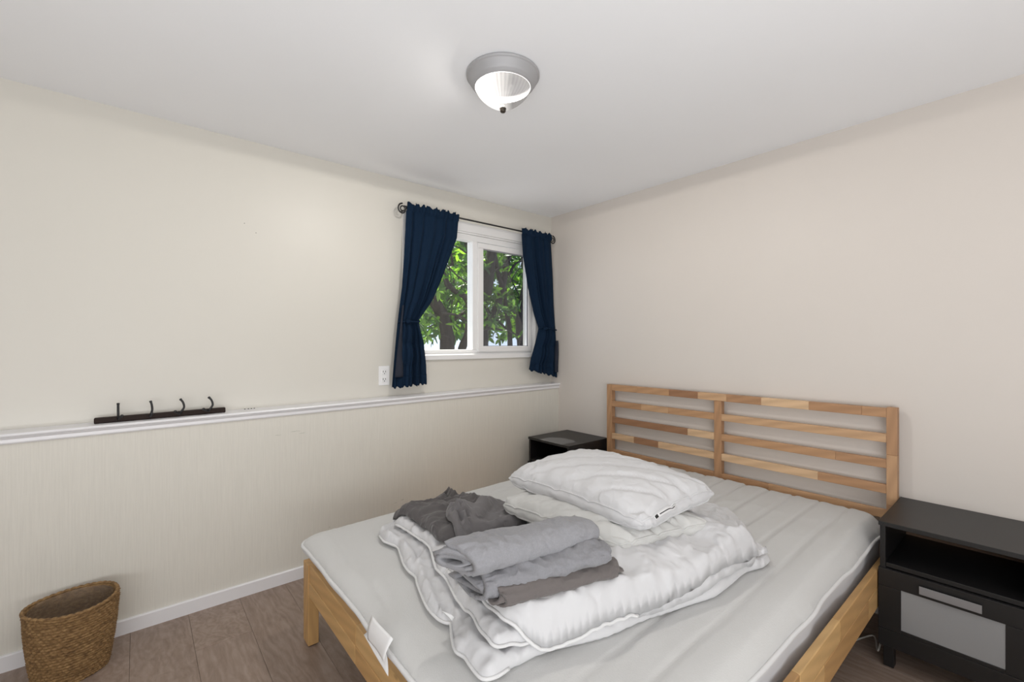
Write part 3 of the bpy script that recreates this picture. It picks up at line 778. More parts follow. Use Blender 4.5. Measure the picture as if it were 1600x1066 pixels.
def sculpt(name, outline, T, R, mat, parent=None, step=.009, under=2, rim=.4, lines=(), fn=None, flat=False, smooth_pts=True, zbase=None, upd=True, lift=.001, tumble=0):
    """a soft closed body lying on whatever the height grid holds under it"""
    global H
    poly = catmull(outline, True, step) if smooth_pts else outline
    poly = [np.array(p[:2]) for p in poly]
    P = np.array(poly)
    HB = blur(H, under) if zbase is None else np.full_like(H, zbase)
    HB = np.maximum(HB, H) if zbase is None else HB
    HB = blur(HB, 1)
    x0, y0 = P.min(0); x1, y1 = P.max(0)
    xs = np.arange(x0, x1, step); ys = np.arange(y0, y1, step*.87)
    X, Y = np.meshgrid(xs, ys, indexing='ij'); X = X+(np.arange(len(ys)) % 2)*step*.5
    X = X.ravel(); Y = Y.ravel(); k = inside(X, Y, P); X, Y = X[k], Y[k]
    d = seg_dist(X, Y, P); k = d > step*.55; X, Y, d = X[k], Y[k], d[k]
    nb = len(P)
    AX = np.concatenate([P[:, 0], X]); AY = np.concatenate([P[:, 1], Y]); D = np.concatenate([np.zeros(nb), d])
    vin = [Vector((a, b_)) for a, b_ in zip(AX, AY)]
    vo, _, fo, ov, _, _ = geometry.delaunay_2d_cdt(vin, [], [list(range(nb))], 1, 1e-7)
    VX = np.array([v.x for v in vo]); VY = np.array([v.y for v in vo])
    VD = seg_dist(VX, VY, P); VD[VD < 1e-5] = 0
    LN = [([at_surf(p[0], p[1], T)[:2] for p in pts] if not isinstance(pts[0], np.ndarray) else pts, a, w_) for pts, zz, a, w_ in lines]
    def prof(dd): 
        t = np.clip(dd/R, 0, 1); return np.sqrt(np.clip(1-(1-t)**2, 0, 1))
    def topz(x, y, dd):
        z = sampleH(HB, x, y)+lift
        h = T*(rim+(1-rim)*prof(dd))
        ex = np.zeros_like(h)
        for pts, a, w_ in LN:
            q = seg_dist(x, y, catmull(pts, False, .01), False); ex = ex+a*np.exp(-(q/w_)**2)
        if fn is not None: ex = ex+fn(x, y, dd)
        return z+h+ex*np.clip(dd/(R*.5), 0, 1)
    ZT = topz(VX, VY, VD)
    low = T*rim
    ZB = sampleH(HB, VX, VY)+lift+low*(1-np.clip(VD/(R*.6), 0, 1)**.5)
    n = len(vo); bnd = VD == 0; mp = np.arange(n)+n
    verts = [(a, b_, c) for a, b_, c in zip(VX, VY, np.where(bnd, sampleH(HB, VX, VY)+lift+low, ZT))]
    extra = []
    for i in range(n):
        if bnd[i]: mp[i] = i
        else: mp[i] = n+len(extra); extra.append((VX[i], VY[i], min(ZB[i], ZT[i]-.002)))
    verts += extra
    faces = [tuple(f) for f in fo]+[tuple(int(mp[i]) for i in f[::-1]) for f in fo]
    faces = [f for f in faces if len(set(f)) > 2]
    used = set(); good = []
    for f in faces:
        k = tuple(sorted(f))
        if k in used: continue
        used.add(k); good.append(f)
    o = pyobj(name, verts, good, mat, parent)
    if upd:
        ins = inside(GXX.ravel(), GYY.ravel(), P).reshape(GXX.shape)
        dd = seg_dist(GXX[ins], GYY[ins], P); H[ins] = np.maximum(H[ins], topz(GXX[ins], GYY[ins], dd))
    edge = [(p[0], p[1], float(z)) for p, z in zip(P, sampleH(HB, P[:, 0], P[:, 1])+lift+low)]
    return o, edge
def seam(name, edge, a, b_, r, mat, parent, off=0.0):
    """piping along the boundary, from the boundary point nearest a to the one nearest b"""
    E_ = np.array(edge); A = np.array(a[:2]); B = np.array(b_[:2])
    i = int(np.argmin(np.hypot(*(E_[:, :2]-A).T))); j = int(np.argmin(np.hypot(*(E_[:, :2]-B).T)))
    idx = list(range(i, j+1)) if i <= j else list(range(i, len(E_)))+list(range(0, j+1))
    pts = [tuple(E_[k]) for k in idx]
    o = tubeo(name, pts, r, mat, parent, 7); return o

# ------------------------------------------------------------------ mattress
MX0, MX1, MY0, MY1 = -2.003, -.068, -2.062, -.622
def mtop(x): return .427+.026*np.clip((x+2)/1.4, 0, 1)
mat_o = empty('mattress', ((MX0+MX1)/2, (MY0+MY1)/2, .252), 'white mattress in a quilted cover lying bare on the pine bed frame', 'mattress')
minv = Matrix.Translation(mat_o.location).inverted()
def rrect(x0, x1, y0, y1, r, n=8, step=.03):
    pts = []
    for cx, cy, a0 in ((x1-r, y1-r, 0), (x0+r, y1-r, 90), (x0+r, y0+r, 180), (x1-r, y0+r, 270)):
        for k in range(n+1):
            a = math.radians(a0+90*k/n); pts.append((cx+r*math.cos(a), cy+r*math.sin(a)))
    out = []
    for i in range(len(pts)):
        a = np.array(pts[i]); b_ = np.array(pts[(i+1) % len(pts)]); L = np.linalg.norm(b_-a); k = max(1, int(L/step))
        out += [a+(b_-a)*j/k for j in range(k)]
    return out
out = rrect(MX0, MX1, MY0, MY1, .07, 10, .012)
out = [p+np.array([.006*(vnoise(p[1]*9, 0, 3)-.5)*(p[0] < MX0+.1), .012*(vnoise(p[0]*7, 0, 4)-.5)*(p[1] < MY0+.1)]) for p in out]
def mfn(x, y, d):
    z = .026*np.clip((x+2)/1.4, 0, 1)*1.0
    # quilting channels
    wv_ = y+.010*(vnoise(x*5, y*3, 1)-.5)+.02*(vnoise(x*1.5, y*1.5, 8)-.5)
    ph = (wv_/.108) % 1
    c = np.exp(-((np.minimum(ph, 1-ph))*.108/.0075)**2)
    fade = np.clip((x+1.85)/.5, .0, 1)*(.6+.6*vnoise(x*3, y*5, 6))
    z = z-.0085*c*fade
    z = z+.004*(vnoise(x*4, y*4, 2)-.5)+.002*(vnoise(x*13, y*16, 12)-.5)
    hw = np.clip((x+.9)/.5, 0, 1)
    z = z+.003*hw*ridged(aniso(x, y, .25, .22, .05, 4))
    # stretched hem along the foot and right side
    z = z+.0035*np.exp(-((d-.05)/.03)**2)*ridged(aniso(x, y, 1.45, .30, .03, 9))*np.clip((-1.75-x)/.1, .12, 1)
    return z
_, edge = sculpt('top_cover', out, .055, .085, M['mattress'], mat_o, step=.0105, zbase=.385, rim=.45, fn=mfn, smooth_pts=False, lift=0)
_.matrix_parent_inverse = minv
# the body under the seam
E_ = np.array(edge); n = len(E_); V = []; C0 = np.array([(MX0+MX1)/2, (MY0+MY1)/2])
lev = [(.410, -.003), (.395, -.001), (.36, .006), (.33, .004), (.30, .004), (.27, .010), (.256, .022), (.253, .05)]
for z, ins in lev:
    for k in range(n):
        p = E_[k, :2]; q = C0-p; ax = np.array([np.sign(q[0])*min(1, abs(q[0])/.5) if abs(abs(q[0])-.967) < .09 else 0, np.sign(q[1]) if abs(abs(q[1])-.72) < .09 else 0])
        w_ = .004*(vnoise(p[0]*9+p[1]*9, z*12, 5)-.5)
        if z < .35:
            ins2 = max(ins, .026 if p[0] < MX0+.12 else .012)
        else: ins2 = ins
        if ins2 > .02 and z > .30: ins2 = .030*(1-(z-.33)/.07) if z < .37 else ins2
        if p[0] < MX0+.12: ins2 = max(ins2, (.050 if z < .345 else .034 if z < .37 else 0))
        if p[1] < MY0+.12 or p[1] > MY1-.12: ins2 = max(ins2, (.016 if z < .37 else 0))
        V.append((*(p+ax*(ins2+w_)), z))
F = [(j*n+i, j*n+(i+1) % n, (j+1)*n+(i+1) % n, (j+1)*n+i) for j in range(len(lev)-1) for i in range(n)]
F.append(tuple(range(n))); F.append(tuple((len(lev)-1)*n+i for i in range(n)))
o = pyobj('mattress_body', V, F, M['mattress_side'], mat_o); o.matrix_parent_inverse = minv
o['label'] = 'grey fabric side of the mattress below the piping'
o = tubeo('piping', [tuple(p) for p in E_], .0062, M['pipe'], mat_o, 8, True); o.matrix_parent_inverse = minv
# cloth labels hanging at the foot
def flap(name, quad, mat, parent, bend=.01, n=8):
    """small cloth piece between four 3-D corners, bulging outward"""
    A, B, C_, D_ = [np.array(q, float) for q in quad]; V = []; nrm = np.cross(B-A, D_-A); nrm = nrm/np.linalg.norm(nrm)
    for j in range(n+1):
        for i in range(n+1):
            s, t = i/n, j/n; p = (A*(1-s)+B*s)*(1-t)+(D_*(1-s)+C_*s)*t
            V.append(p+nrm*bend*(math.sin(math.pi*t)*.8+.3*math.sin(5*s+2*t)))
    F = [(j*(n+1)+i, j*(n+1)+i+1, (j+1)*(n+1)+i+1, (j+1)*(n+1)+i) for j in range(n) for i in range(n)]
    o = pyobj(name, V, F, mat, parent); md = o.modifiers.new('t', 'SOLIDIFY'); md.thickness = .001; return o
o = flap('care_label', [at_x(581, 961, -2.012), at_x(613, 999, -2.012), at_x(600, 1035, -2.030), at_x(575, 999, -2.022)], M['paper'], mat_o, -.006); o.matrix_parent_inverse = minv
o = flap('care_label', [at_x(576, 982, -2.006), at_x(604, 1022, -2.006), at_x(606, 1057, -2.016), at_x(568, 992, -2.018)], M['paper'], mat_o, .003); o.matrix_parent_inverse = minv

# ------------------------------------------------------------------ duvet
duv = empty('duvet', (-1.4, -1.5, .455), 'white duvet folded in layers with piped edges under the pillows and laundry', 'duvet')
dinv = Matrix.Translation(duv.location).inverted()
def dd_(o): o.matrix_parent_inverse = dinv; return o
HBs = H.copy()
def wrinkle(a1, seed, amp=.004, la=.16, lw=.04, edge_amp=.004, edge_len=.035, crumples=()):
    cc = [(at_surf(u, v, .03)[:2], r, a) for (u, v, r, a) in crumples]
    def f(x, y, d):
        z = amp*ridged(aniso(x, y, a1, la, lw, seed))+amp*.6*ridged(aniso(x, y, a1+.9, la*.7, lw*.8, seed+5))
        z = z+edge_amp*np.exp(-(d/edge_len)**2)*(vnoise(x*45, y*45, seed+2)*2-1)
        for (c, r, a) in cc:
            k = np.exp(-(((x-c[0])**2+(y-c[1])**2)/r**2)**2)
            z = z+a*k*(ridged(vnoise(x*34, y*34, seed+11)*2-1)+.6*ridged(vnoise(x*62, y*62, seed+12)*2-1))
        return z+amp*.25*(vnoise(x*60, y*60, seed+7)*2-1)
    return f
Z1 = .010
back = [(1130, 800), (1000, 775), (880, 770), (800, 785), (700, 800)]
L1 = [(597, 829), (598, 847), (610, 853), (621, 858), (626, 870), (631, 885), (639, 896), (647, 902), (650, 906), (652, 915), (658, 930), (668, 951), (684, 969), (696, 975.5), (704, 977), (706, 998), (712, 1021), (726, 1031), (734, 1043), (749, 1060), (760, 1064), (778, 1059), (800, 1045), (856, 1020), (948, 997), (1020, 967), (1075, 948), (1124, 931), (1169, 895), (1195, 887), (1203, 877), (1185, 856)]
o, e = sculpt('bottom_layer', px_poly(L1, Z1)+px_poly(back), .036, .024, M['duvet'], duv, fn=wrinkle(.3, 1, .0045, .10, .03, .005, .03), rim=.42,
   lines=[([(600, 832), (628, 852), (645, 866), (655, 878)], .49, .014, .012), ([(650, 880), (660, 905), (672, 935), (690, 955)], .49, .016, .012), ([(655, 860), (648, 882), (650, 905)], .49, -.02, .010), ([(690, 945), (705, 957), (712, 985)], .49, -.02, .009), ([(640, 870), (625, 862)], .49, -.008, .008), ([(735, 968), (733, 988), (750, 1010), (780, 1022)], .49, .010, .010)])
dd_(o); c1 = px_poly([(597, 829), (800, 1045)], Z1); dd_(seam('piping', e, c1[0], c1[1], .0042, M['pipe'], duv))
Z2 = .010
L2 = [(616, 820), (630, 828), (645, 838), (660, 848), (672, 860), (677, 878), (684, 895), (697, 908), (708, 930), (722, 952), (739, 967), (748, 985), (757, 997), (768, 1012), (778, 1018), (800, 1014), (860, 1006), (930, 990), (1000, 968), (1060, 948), (1110, 925), (1160, 892), (1180, 880), (1180, 862)]
back2 = [(1120, 800), (1000, 775), (880, 775), (800, 790), (700, 800), (640, 808)]
o, e = sculpt('middle_layer', px_poly(L2, Z2)+px_poly(back2), .034, .026, M['duvet'], duv, fn=wrinkle(.3, 21, .005, .10, .03, .007, .03), rim=.42,
   lines=[([(640, 826), (668, 845), (684, 872), (700, 895)], .51, -.010, .007), ([(700, 900), (730, 930), (760, 965), (790, 990)], .51, .008, .015)])
dd_(o); c1 = px_poly([(616, 820), (860, 1006)], Z2); dd_(seam('piping', e, c1[0], c1[1], .0042, M['pipe'], duv))
Z3 = .012
L3 = [(700, 890), (735, 925), (770, 956), (786, 970), (800, 981), (818, 999), (838, 1012), (855, 1015), (880, 1008), (905, 998), (946, 979), (997, 963), (1053, 940), (1102, 914), (1161, 883), (1190, 871), (1203, 866, .02), (1198, 856, .03), (1178, 845, .035)]
back3 = [(1140, 828, .035), (1110, 818, .03), (1000, 800), (900, 810), (800, 840), (740, 860)]
def f3(x, y, d):
    z = wrinkle(.75, 33, .0055, .17, .045, .0025, .05)(x, y, d)
    q = np.clip((x+1.15)/.25, 0, 1); z = z+.034*q*np.clip(d/.05, 0, 1)
    return z
o, e = sculpt('top_layer', px_poly(L3, Z3)+px_poly(back3), .050, .045, M['duvet'], duv, step=.0075, fn=f3, rim=.30,
   lines=[([(1010, 905), (1040, 925), (1060, 938)], .53, .010, .012), ([(1045, 915), (1080, 920), (1100, 905)], .53, -.008, .012), ([(1140, 840), (1155, 860), (1160, 880)], .55, -.008, .009), ([(1120, 850), (1135, 870), (1140, 890)], .55, -.007, .009),
          ([(800, 975), (850, 985), (880, 1000)], .54, .008, .010), ([(860, 960), (930, 965), (970, 950)], .54, .008, .012), ([(830, 1000), (860, 990), (900, 975)], .54, -.006, .010), ([(960, 880), (1000, 900), (1040, 890), (1100, 850)], .55, -.012, .03)])
dd_(o); c1 = px_poly([(700, 890), (1000, 962)], Z3); dd_(seam('piping', e, c1[0], c1[1], .0045, M['pipe'], duv))
o = flap('care_label', [at_z(690, 955, .487), at_z(703, 960, .487), at_z(711, 965, .475), at_z(706, 970, .475)], M['paper'], duv, .002, 4); dd_(o)

# ------------------------------------------------------------------ pillows
def pillow(label, corners, T, G, mat, n=64, seed=1, pull=.035, wr=.006, sag=0., flatten=.5):
    Lc, Fc, Rc, Bc = [np.array(c, float) for c in corners]
    cen = (Lc+Fc+Rc+Bc)/4
    root = empty('pillow', tuple(cen-np.array([0, 0, T*.5])), label, 'pillow', None)
    inv = Matrix.Translation(root.location).inverted()
    # a from L/B side ... a: F->R direction, b: F->L direction
    def mid(a, b_):
        s, t = (a+1)/2, (b_+1)/2
        # keep corners a little rounded and pull the edges in between corners
        p = (Fc*(1-s)+Rc*s)*(1-t)+(Lc*(1-s)+Bc*s)*t
        ea = (Rc-Fc)/np.linalg.norm(Rc-Fc); eb = (Lc-Fc)/np.linalg.norm(Lc-Fc)
        p = p-ea*a*pull*(1-b_*b_)*abs(a)**1.5-eb*b_*pull*(1-a*a)*abs(b_)**1.5
        cr = (abs(a*b_))**7
        return p-(ea*a+eb*b_)*.022*cr
    LA, LB = np.linalg.norm(Rc-Fc), np.linalg.norm(Lc-Fc)
    def full(a, b_): return (max(0, 1-abs(a)**2.3)**.48)*(max(0, 1-abs(b_)**2.3)**.48)
    def gus(a, b_):
        pin = 1-.38*math.exp(-((abs((a+b_*1.1)*1.9) % 1-.5)/.09)**2)
        return G/2*(1-.75*(abs(a)**6*abs(b_)**6))*pin
    def wri(a, b_, sd):
        da, db = (1-abs(a))*LA/2, (1-abs(b_))*LB/2; ua, ub = a*LA/2, b_*LB/2
        z = 0
        z += wr*math.exp(-da/.07)*(1-2*abs(2*float(vnoise(ub*26, ua*5, sd))-1))*1.3
        z += wr*math.exp(-db/.07)*(1-2*abs(2*float(vnoise(ua*26, ub*5, sd+3))-1))*1.3
        z += wr*.45*(1-2*abs(2*float(vnoise((ua+ub)*10, (ua-ub)*24, sd+5))-1))*math.exp(-min(da, db)/.2)
        z += wr*.35*(2*float(vnoise(ua*16, ub*16, sd+9))-1)
        return z*min(1, min(da, db)/.012)
    V = []; idt = {}; idb = {}
    A = [math.sin(math.pi/2*(-1+2*i/n)*.999)/math.sin(math.pi/2*.999) for i in range(n+1)]
    A = [.55*a+.45*(-1+2*i/n) for i, a in enumerate(A)]
    for i, a in enumerate(A):
        for j, b_ in enumerate(A):
            p = mid(a, b_); f = full(a, b_); g = gus(a, b_)
            V.append(p+np.array([0, 0, g+T*f*(1-flatten)*1.0+T*flatten*f**1.6*.6+wri(a, b_, seed)])); idt[i, j] = len(V)-1
            V.append(p-np.array([0, 0, g+T*f*.42-wri(a, b_, seed+20)*.6])); idb[i, j] = len(V)-1
    F = []
    for i in range(n):
        for j in range(n):
            F.append((idt[i, j], idt[i+1, j], idt[i+1, j+1], idt[i, j+1])); F.append((idb[i, j], idb[i, j+1], idb[i+1, j+1], idb[i+1, j]))
    per = [(i, 0) for i in range(n)]+[(n, j) for j in range(n)]+[(i, n) for i in range(n, 0, -1)]+[(0, j) for j in range(n, 0, -1)]
    m_ = len(per); c2 = cen[:2]; mids = []
    for k, (i, j) in enumerate(per):
        t_ = V[idt[i, j]]; b2 = V[idb[i, j]]; row = []
        for q in (.25, .5, .75):
            p = t_*(1-q)+b2*q; o_ = p[:2]-c2; o_ = o_/np.linalg.norm(o_)
            bul = .014*math.sin(math.pi*q)*(G/.05)*(.35+1.1*float(vnoise(k*.5, q*3, seed+4)))
            V.append(np.array([p[0]+o_[0]*bul, p[1]+o_[1]*bul, p[2]+.002*(float(vnoise(k*.8, q*5, seed+6))-.5)])); row.append(len(V)-1)
        mids.append([idt[i, j]]+row+[idb[i, j]])
    for k in range(m_):
        a_, b2 = mids[k], mids[(k+1) % m_]
        for q in range(4): F.append((a_[q], b2[q], b2[q+1], a_[q+1]))
    o = pyobj('pillow_body', V, F, mat, root); o.matrix_parent_inverse = inv
    top = [tuple(V[mids[k][0]]) for k in range(m_)]; bot = [tuple(V[mids[k][4]]) for k in range(m_)]
    for e in (top, bot):
        o = tubeo('seam_piping', e, .0032, mat, root, 6, True); o.matrix_parent_inverse = inv
    return root, inv, (top, bot, per, n), (mid, full, gus)
p2 = [at_z(775, 790, .588), at_z(968, 861, .582), at_z(1124, 824, .584)]; p2.append(p2[0]+p2[2]-p2[1]+np.array([.02, .02, .02]))
pillow('flatter off-white pillow squashed underneath the plump one on the duvet', p2, .055, .034, M['pillow2'], seed=4, pull=.012, wr=.006)
p1 = [at_z(786, 748, .662), at_z(1006, 826, .644), at_z(1124, 770, .662)]; p1.append(p1[0]+p1[2]-p1[1]+np.array([.0, .0, .01]))
PR, pinv, (ptop, pbot, per, pn), _f = pillow('plump white pillow with piped side band lying on top of the other pillow', p1, .088, .040, M['pillow'], seed=9, pull=.022, wr=.0065)
# stitched label on the front right side band
ks = [k for k, (i, j) in enumerate(per) if j == 0]      # F -> R edge
def band(k, q): return np.array(ptop[k])*(1-q)+np.array(pbot[k])*q
k0, k1 = int(len(ks)*.20), int(len(ks)*.46)
nrm = np.array([p1[2][1]-p1[1][1], -(p1[2][0]-p1[1][0]), 0]); nrm /= np.linalg.norm(nrm)
if nrm@(np.array(CAM)-p1[1]) < 0: nrm = -nrm
def lab(name, ka, kb, qa, qb, off, mat, parent):
    V = []; m_ = 8
    for t in range(m_+1):
        k = ka+(kb-ka)*t/m_; k_ = int(k); f = k-k_
        for q in (qa, qb):
            p = band(k_, q)*(1-f)+band(k_+1, q)*f; V.append(p+nrm*(off+.0115*math.sin(math.pi*q)))
    F = [(2*t, 2*t+2, 2*t+3, 2*t+1) for t in range(m_)]
    o = pyobj(name, V, F, mat, parent); md = o.modifiers.new('t', 'SOLIDIFY'); md.thickness = .0008; o.matrix_parent_inverse = pinv if parent is PR else Matrix.Identity(4)
    return o
lb = lab('care_label', k0, k1, -.02, .26, .003, M['paper'], PR)
o = lab('printed_mark', k0+.4, k0+2.6, .03, .22, .0042, M['ink'], PR); o.name = 'printed_square'
o = lab('printed_line', k0+4.2, k1-1, .09, .14, .0042, M['ink'], PR)

# ------------------------------------------------------------------ grey laundry
ZD = .55
d1 = [(615, 814, .487), (617, 806, .488), (638, 798, .488), (660, 789, .49), (683, 774, .482), (697, 766, .480), (704, 763, .484), (711, 768, .488), (728, 772, .50), (746, 780, .52), (770, 790, .535), (765, 812, .53), (740, 835, .53), (706, 850, .525), (693, 854, .52), (677, 849, .51), (660, 838, .498), (636, 826, .49)]
lau = []
def cloth_item(name, label, cat, outline, z, T, R, mat, group='grey bedding heaped on the duvet', **kw):
    P = px_poly([(p[0], p[1], p[2] if len(p) > 2 else z) for p in outline])
    c = np.mean(np.array(P), 0); root = empty(name, (float(c[0]), float(c[1]), float(sampleH(H, np.array([c[0]]), np.array([c[1]]))[0])), label, cat, group)
    inv = Matrix.Translation(root.location).inverted()
    o, e = sculpt(kw.pop('part', 'cloth_body'), P, T, R, mat, root, **kw); o.matrix_parent_inverse = inv
    return root, inv, e
r, inv, e = cloth_item('fitted_sheet', 'smooth charcoal folded sheet lying flat at the left of the duvet', 'sheet', d1, .010, .040, .030, M['grey_dark'], step=.006, under=4, rim=.35,
    fn=wrinkle(-.3, 41, .005, .2, .035, .002, .03, [(725, 778, .07, .006)]),
    lines=[([(697, 768), (720, 782), (745, 790), (766, 793)], .52, -.016, .007), ([(706, 770), (728, 780), (750, 786)], .52, .010, .008), ([(700, 775), (725, 790), (748, 797), (762, 797)], .52, .008, .010), ([(683, 776), (700, 785), (730, 800), (745, 806)], .52, -.006, .006), ([(664, 789), (690, 792), (715, 806)], .52, .006, .012), ([(700, 765), (706, 772), (712, 776)], .52, .012, .007)])
d2 = [(704, 838, .535), (697, 826, .54), (698, 816, .545), (708, 809, .55), (714, 798, .56), (722, 797, .56), (735, 803, .56), (750, 796, .56), (766, 787, .56), (780, 784, .555), (793, 789, .55), (808, 799, .548), (825, 811, .54), (810, 819, .54), (780, 827, .535), (752, 833, .535), (736, 839, .535), (717, 846, .535)]
r, inv, e = cloth_item('pillowcase', 'grey folded pillowcase with a crumpled left end beside the charcoal sheet', 'pillowcase', d2, .010, .040, .026, M['grey_dark2'], step=.0045, under=3, rim=.30,
    fn=wrinkle(-.2, 51, .005, .16, .035, .002, .02, [(714, 824, .05, .02)]),
    lines=[([(706, 812), (712, 820), (722, 828), (734, 832)], .55, .012, .005), ([(700, 822), (712, 830), (724, 838)], .55, .011, .005), ([(716, 800), (724, 812), (734, 822), (738, 828)], .55, .014, .005), ([(703, 817), (714, 825), (728, 834)], .55, -.016, .0035), ([(711, 808), (719, 819), (732, 828)], .55, -.018, .0035), ([(722, 801), (730, 812), (738, 822)], .55, -.014, .004), ([(712, 830), (705, 838)], .54, -.012, .004), ([(730, 815), (738, 812), (745, 808)], .56, -.006, .01)])
# the rolled sheet on top: a real spiral of cloth
def roll(name, label, A, B, a0, b0, th, turns, mat, seed, cat='sheet', group='grey bedding heaped on the duvet', rough=1., skew=.62, taper=.14, endc=0., bow=0.):
    A = np.array(A, float); B = np.array(B, float); ax = B-A; L = np.linalg.norm(ax); ax = ax/L
    side = np.cross([0, 0, 1], ax); side /= np.linalg.norm(side)
    root = empty(name, tuple((A+B)/2-np.array([0, 0, b0])), label, cat, group); inv = Matrix.Translation(root.location).inverted()
    n1, n2 = 300, 80; V = []
    tot = turns*2*math.pi
    def ell(phi, inset):
        k = phi/(2*math.pi)
        a_, b_ = a0-inset-th*1.12*k, b0-inset-th*1.12*k
        a_, b_ = max(a_, .010), max(b_, .003)
        c, s = math.cos(phi+math.pi*.35), math.sin(phi+math.pi*.35)
        return a_*math.copysign(abs(c)**.85, c), b_*math.copysign(abs(s)**.9, s)
    for i in range(n2+1):
        t = i/n2
        for side_i in (0, 1):
            for k in range(n1+1):
                phi = tot*k/n1
                y, z = ell(phi, th*.92 if side_i else 0)
                loc = (phi/tot)
                sc = 1-taper*t-.18*max(0, (t-.86)/.14)**2-.07*max(0, (.06-t)/.06)**1.5
                dx = (L*t)+(.010*math.sin(phi*1.3+seed)-.012*loc)*(1 if t < .5 else -1)*abs(1-2*t)**3
                w_ = rough*.0045*float(vnoise(t*9+seed, phi*1.1, seed))+rough*.0030*float(1-2*abs(2*vnoise(t*20+phi*.8, phi*1.7-t*4, seed+3)-1))
                w_ += .0035*math.exp(-t/.12)*float(1-2*abs(2*vnoise(phi*5, t*7, seed+6)-1))
                if endc: w_ += endc*math.exp(-(1-t)/.10)*float(1-2*abs(2*vnoise(phi*3.1, t*26, seed+9)-1))
                if rough > 1: w_ += (rough-.6)*.006*float(1-2*abs(2*vnoise(t*8-phi*1.3, phi*.7+t*3, seed+8)-1))
                r_ = 1+(w_-.004)/b0*(1 if phi < 2*math.pi*1.02 else .3)
                sag = -.010*math.sin(math.pi*t)*0+.006*math.sin(2.2*math.pi*t+.4)
                dx -= skew*y*(1-t)**1.5
                p = A+ax*dx+side*(y*sc*(1+(r_-1)*.3)+bow*math.sin(math.pi*t)+(rough-1)*.004*math.sin(9*t+seed))+np.array([0, 0, 1])*(z*sc*r_+sag*.5-max(0, t-.8)*.06)
                V.append(p)
    m_ = 2*(n1+1); F = []
    for i in range(n2):
        for s_ in (0, 1):
            for k in range(n1):
                a = i*m_+s_*(n1+1)+k; F.append((a, a+1, a+1+m_, a+m_))
        for k in (0, n1):
            a = i*m_+k; b_ = a+n1+1; F.append((a, b_, b_+m_, a+m_))
    for i in (0, n2):
        for k in range(n1):
            a = i*m_+k; F.append((a, a+1, a+1+n1+1, a+n1+1))
    o = pyobj('rolled_cloth', V, F, mat, root); o.matrix_parent_inverse = inv
    return root
def front_roll(name, label, pl, zl, pr, zr, a0, b0, *a, **k):
    L_, R_ = at_z(*pl, zl), at_z(*pr, zr); ax = (R_-L_)/np.linalg.norm(R_-L_); sd = np.cross([0, 0, 1], ax); sd /= np.linalg.norm(sd)
    up = np.array([0, 0, b0*.98])
    return roll(name, label, L_+sd*a0*.80+up, R_+sd*a0*.80*(1-k.get('taper', .14))+up*(1-k.get('taper', .14)), a0, b0, *a, **k)
front_roll('folded_sheet', 'taupe-grey rolled sheet at the bottom of the folded pile', (783, 963), .556, (972, 905), .576, .050, .028, .009, 2.0, M['grey_brown'], 5, rough=.75, skew=.12, taper=.10)
front_roll('jersey_sheet', 'crumpled heathered grey jersey sheet in the middle of the pile', (741, 957), .553, (952, 884), .616, .082, .038, .011, 2.0, M['grey_mid'], 14, rough=1.25, skew=.50, taper=.22, endc=.006)
def to_px(p):
    d = np.array(p)-CAM; dep = d[:2]@FW; return 800+FPX*(d[:2]@RT)/dep, HZ-FPX*d[2]/dep
RA, RB = at_z(*to_px((-1.880, -1.553, .642)), .652), at_z(*to_px((-1.465, -1.620, .638)), .672)
roll('jersey_sheet', 'light heathered grey sheet rolled up on top of the pile', RA, RB, .070, .045, .0135, 2.6, M['grey_light'], 3)

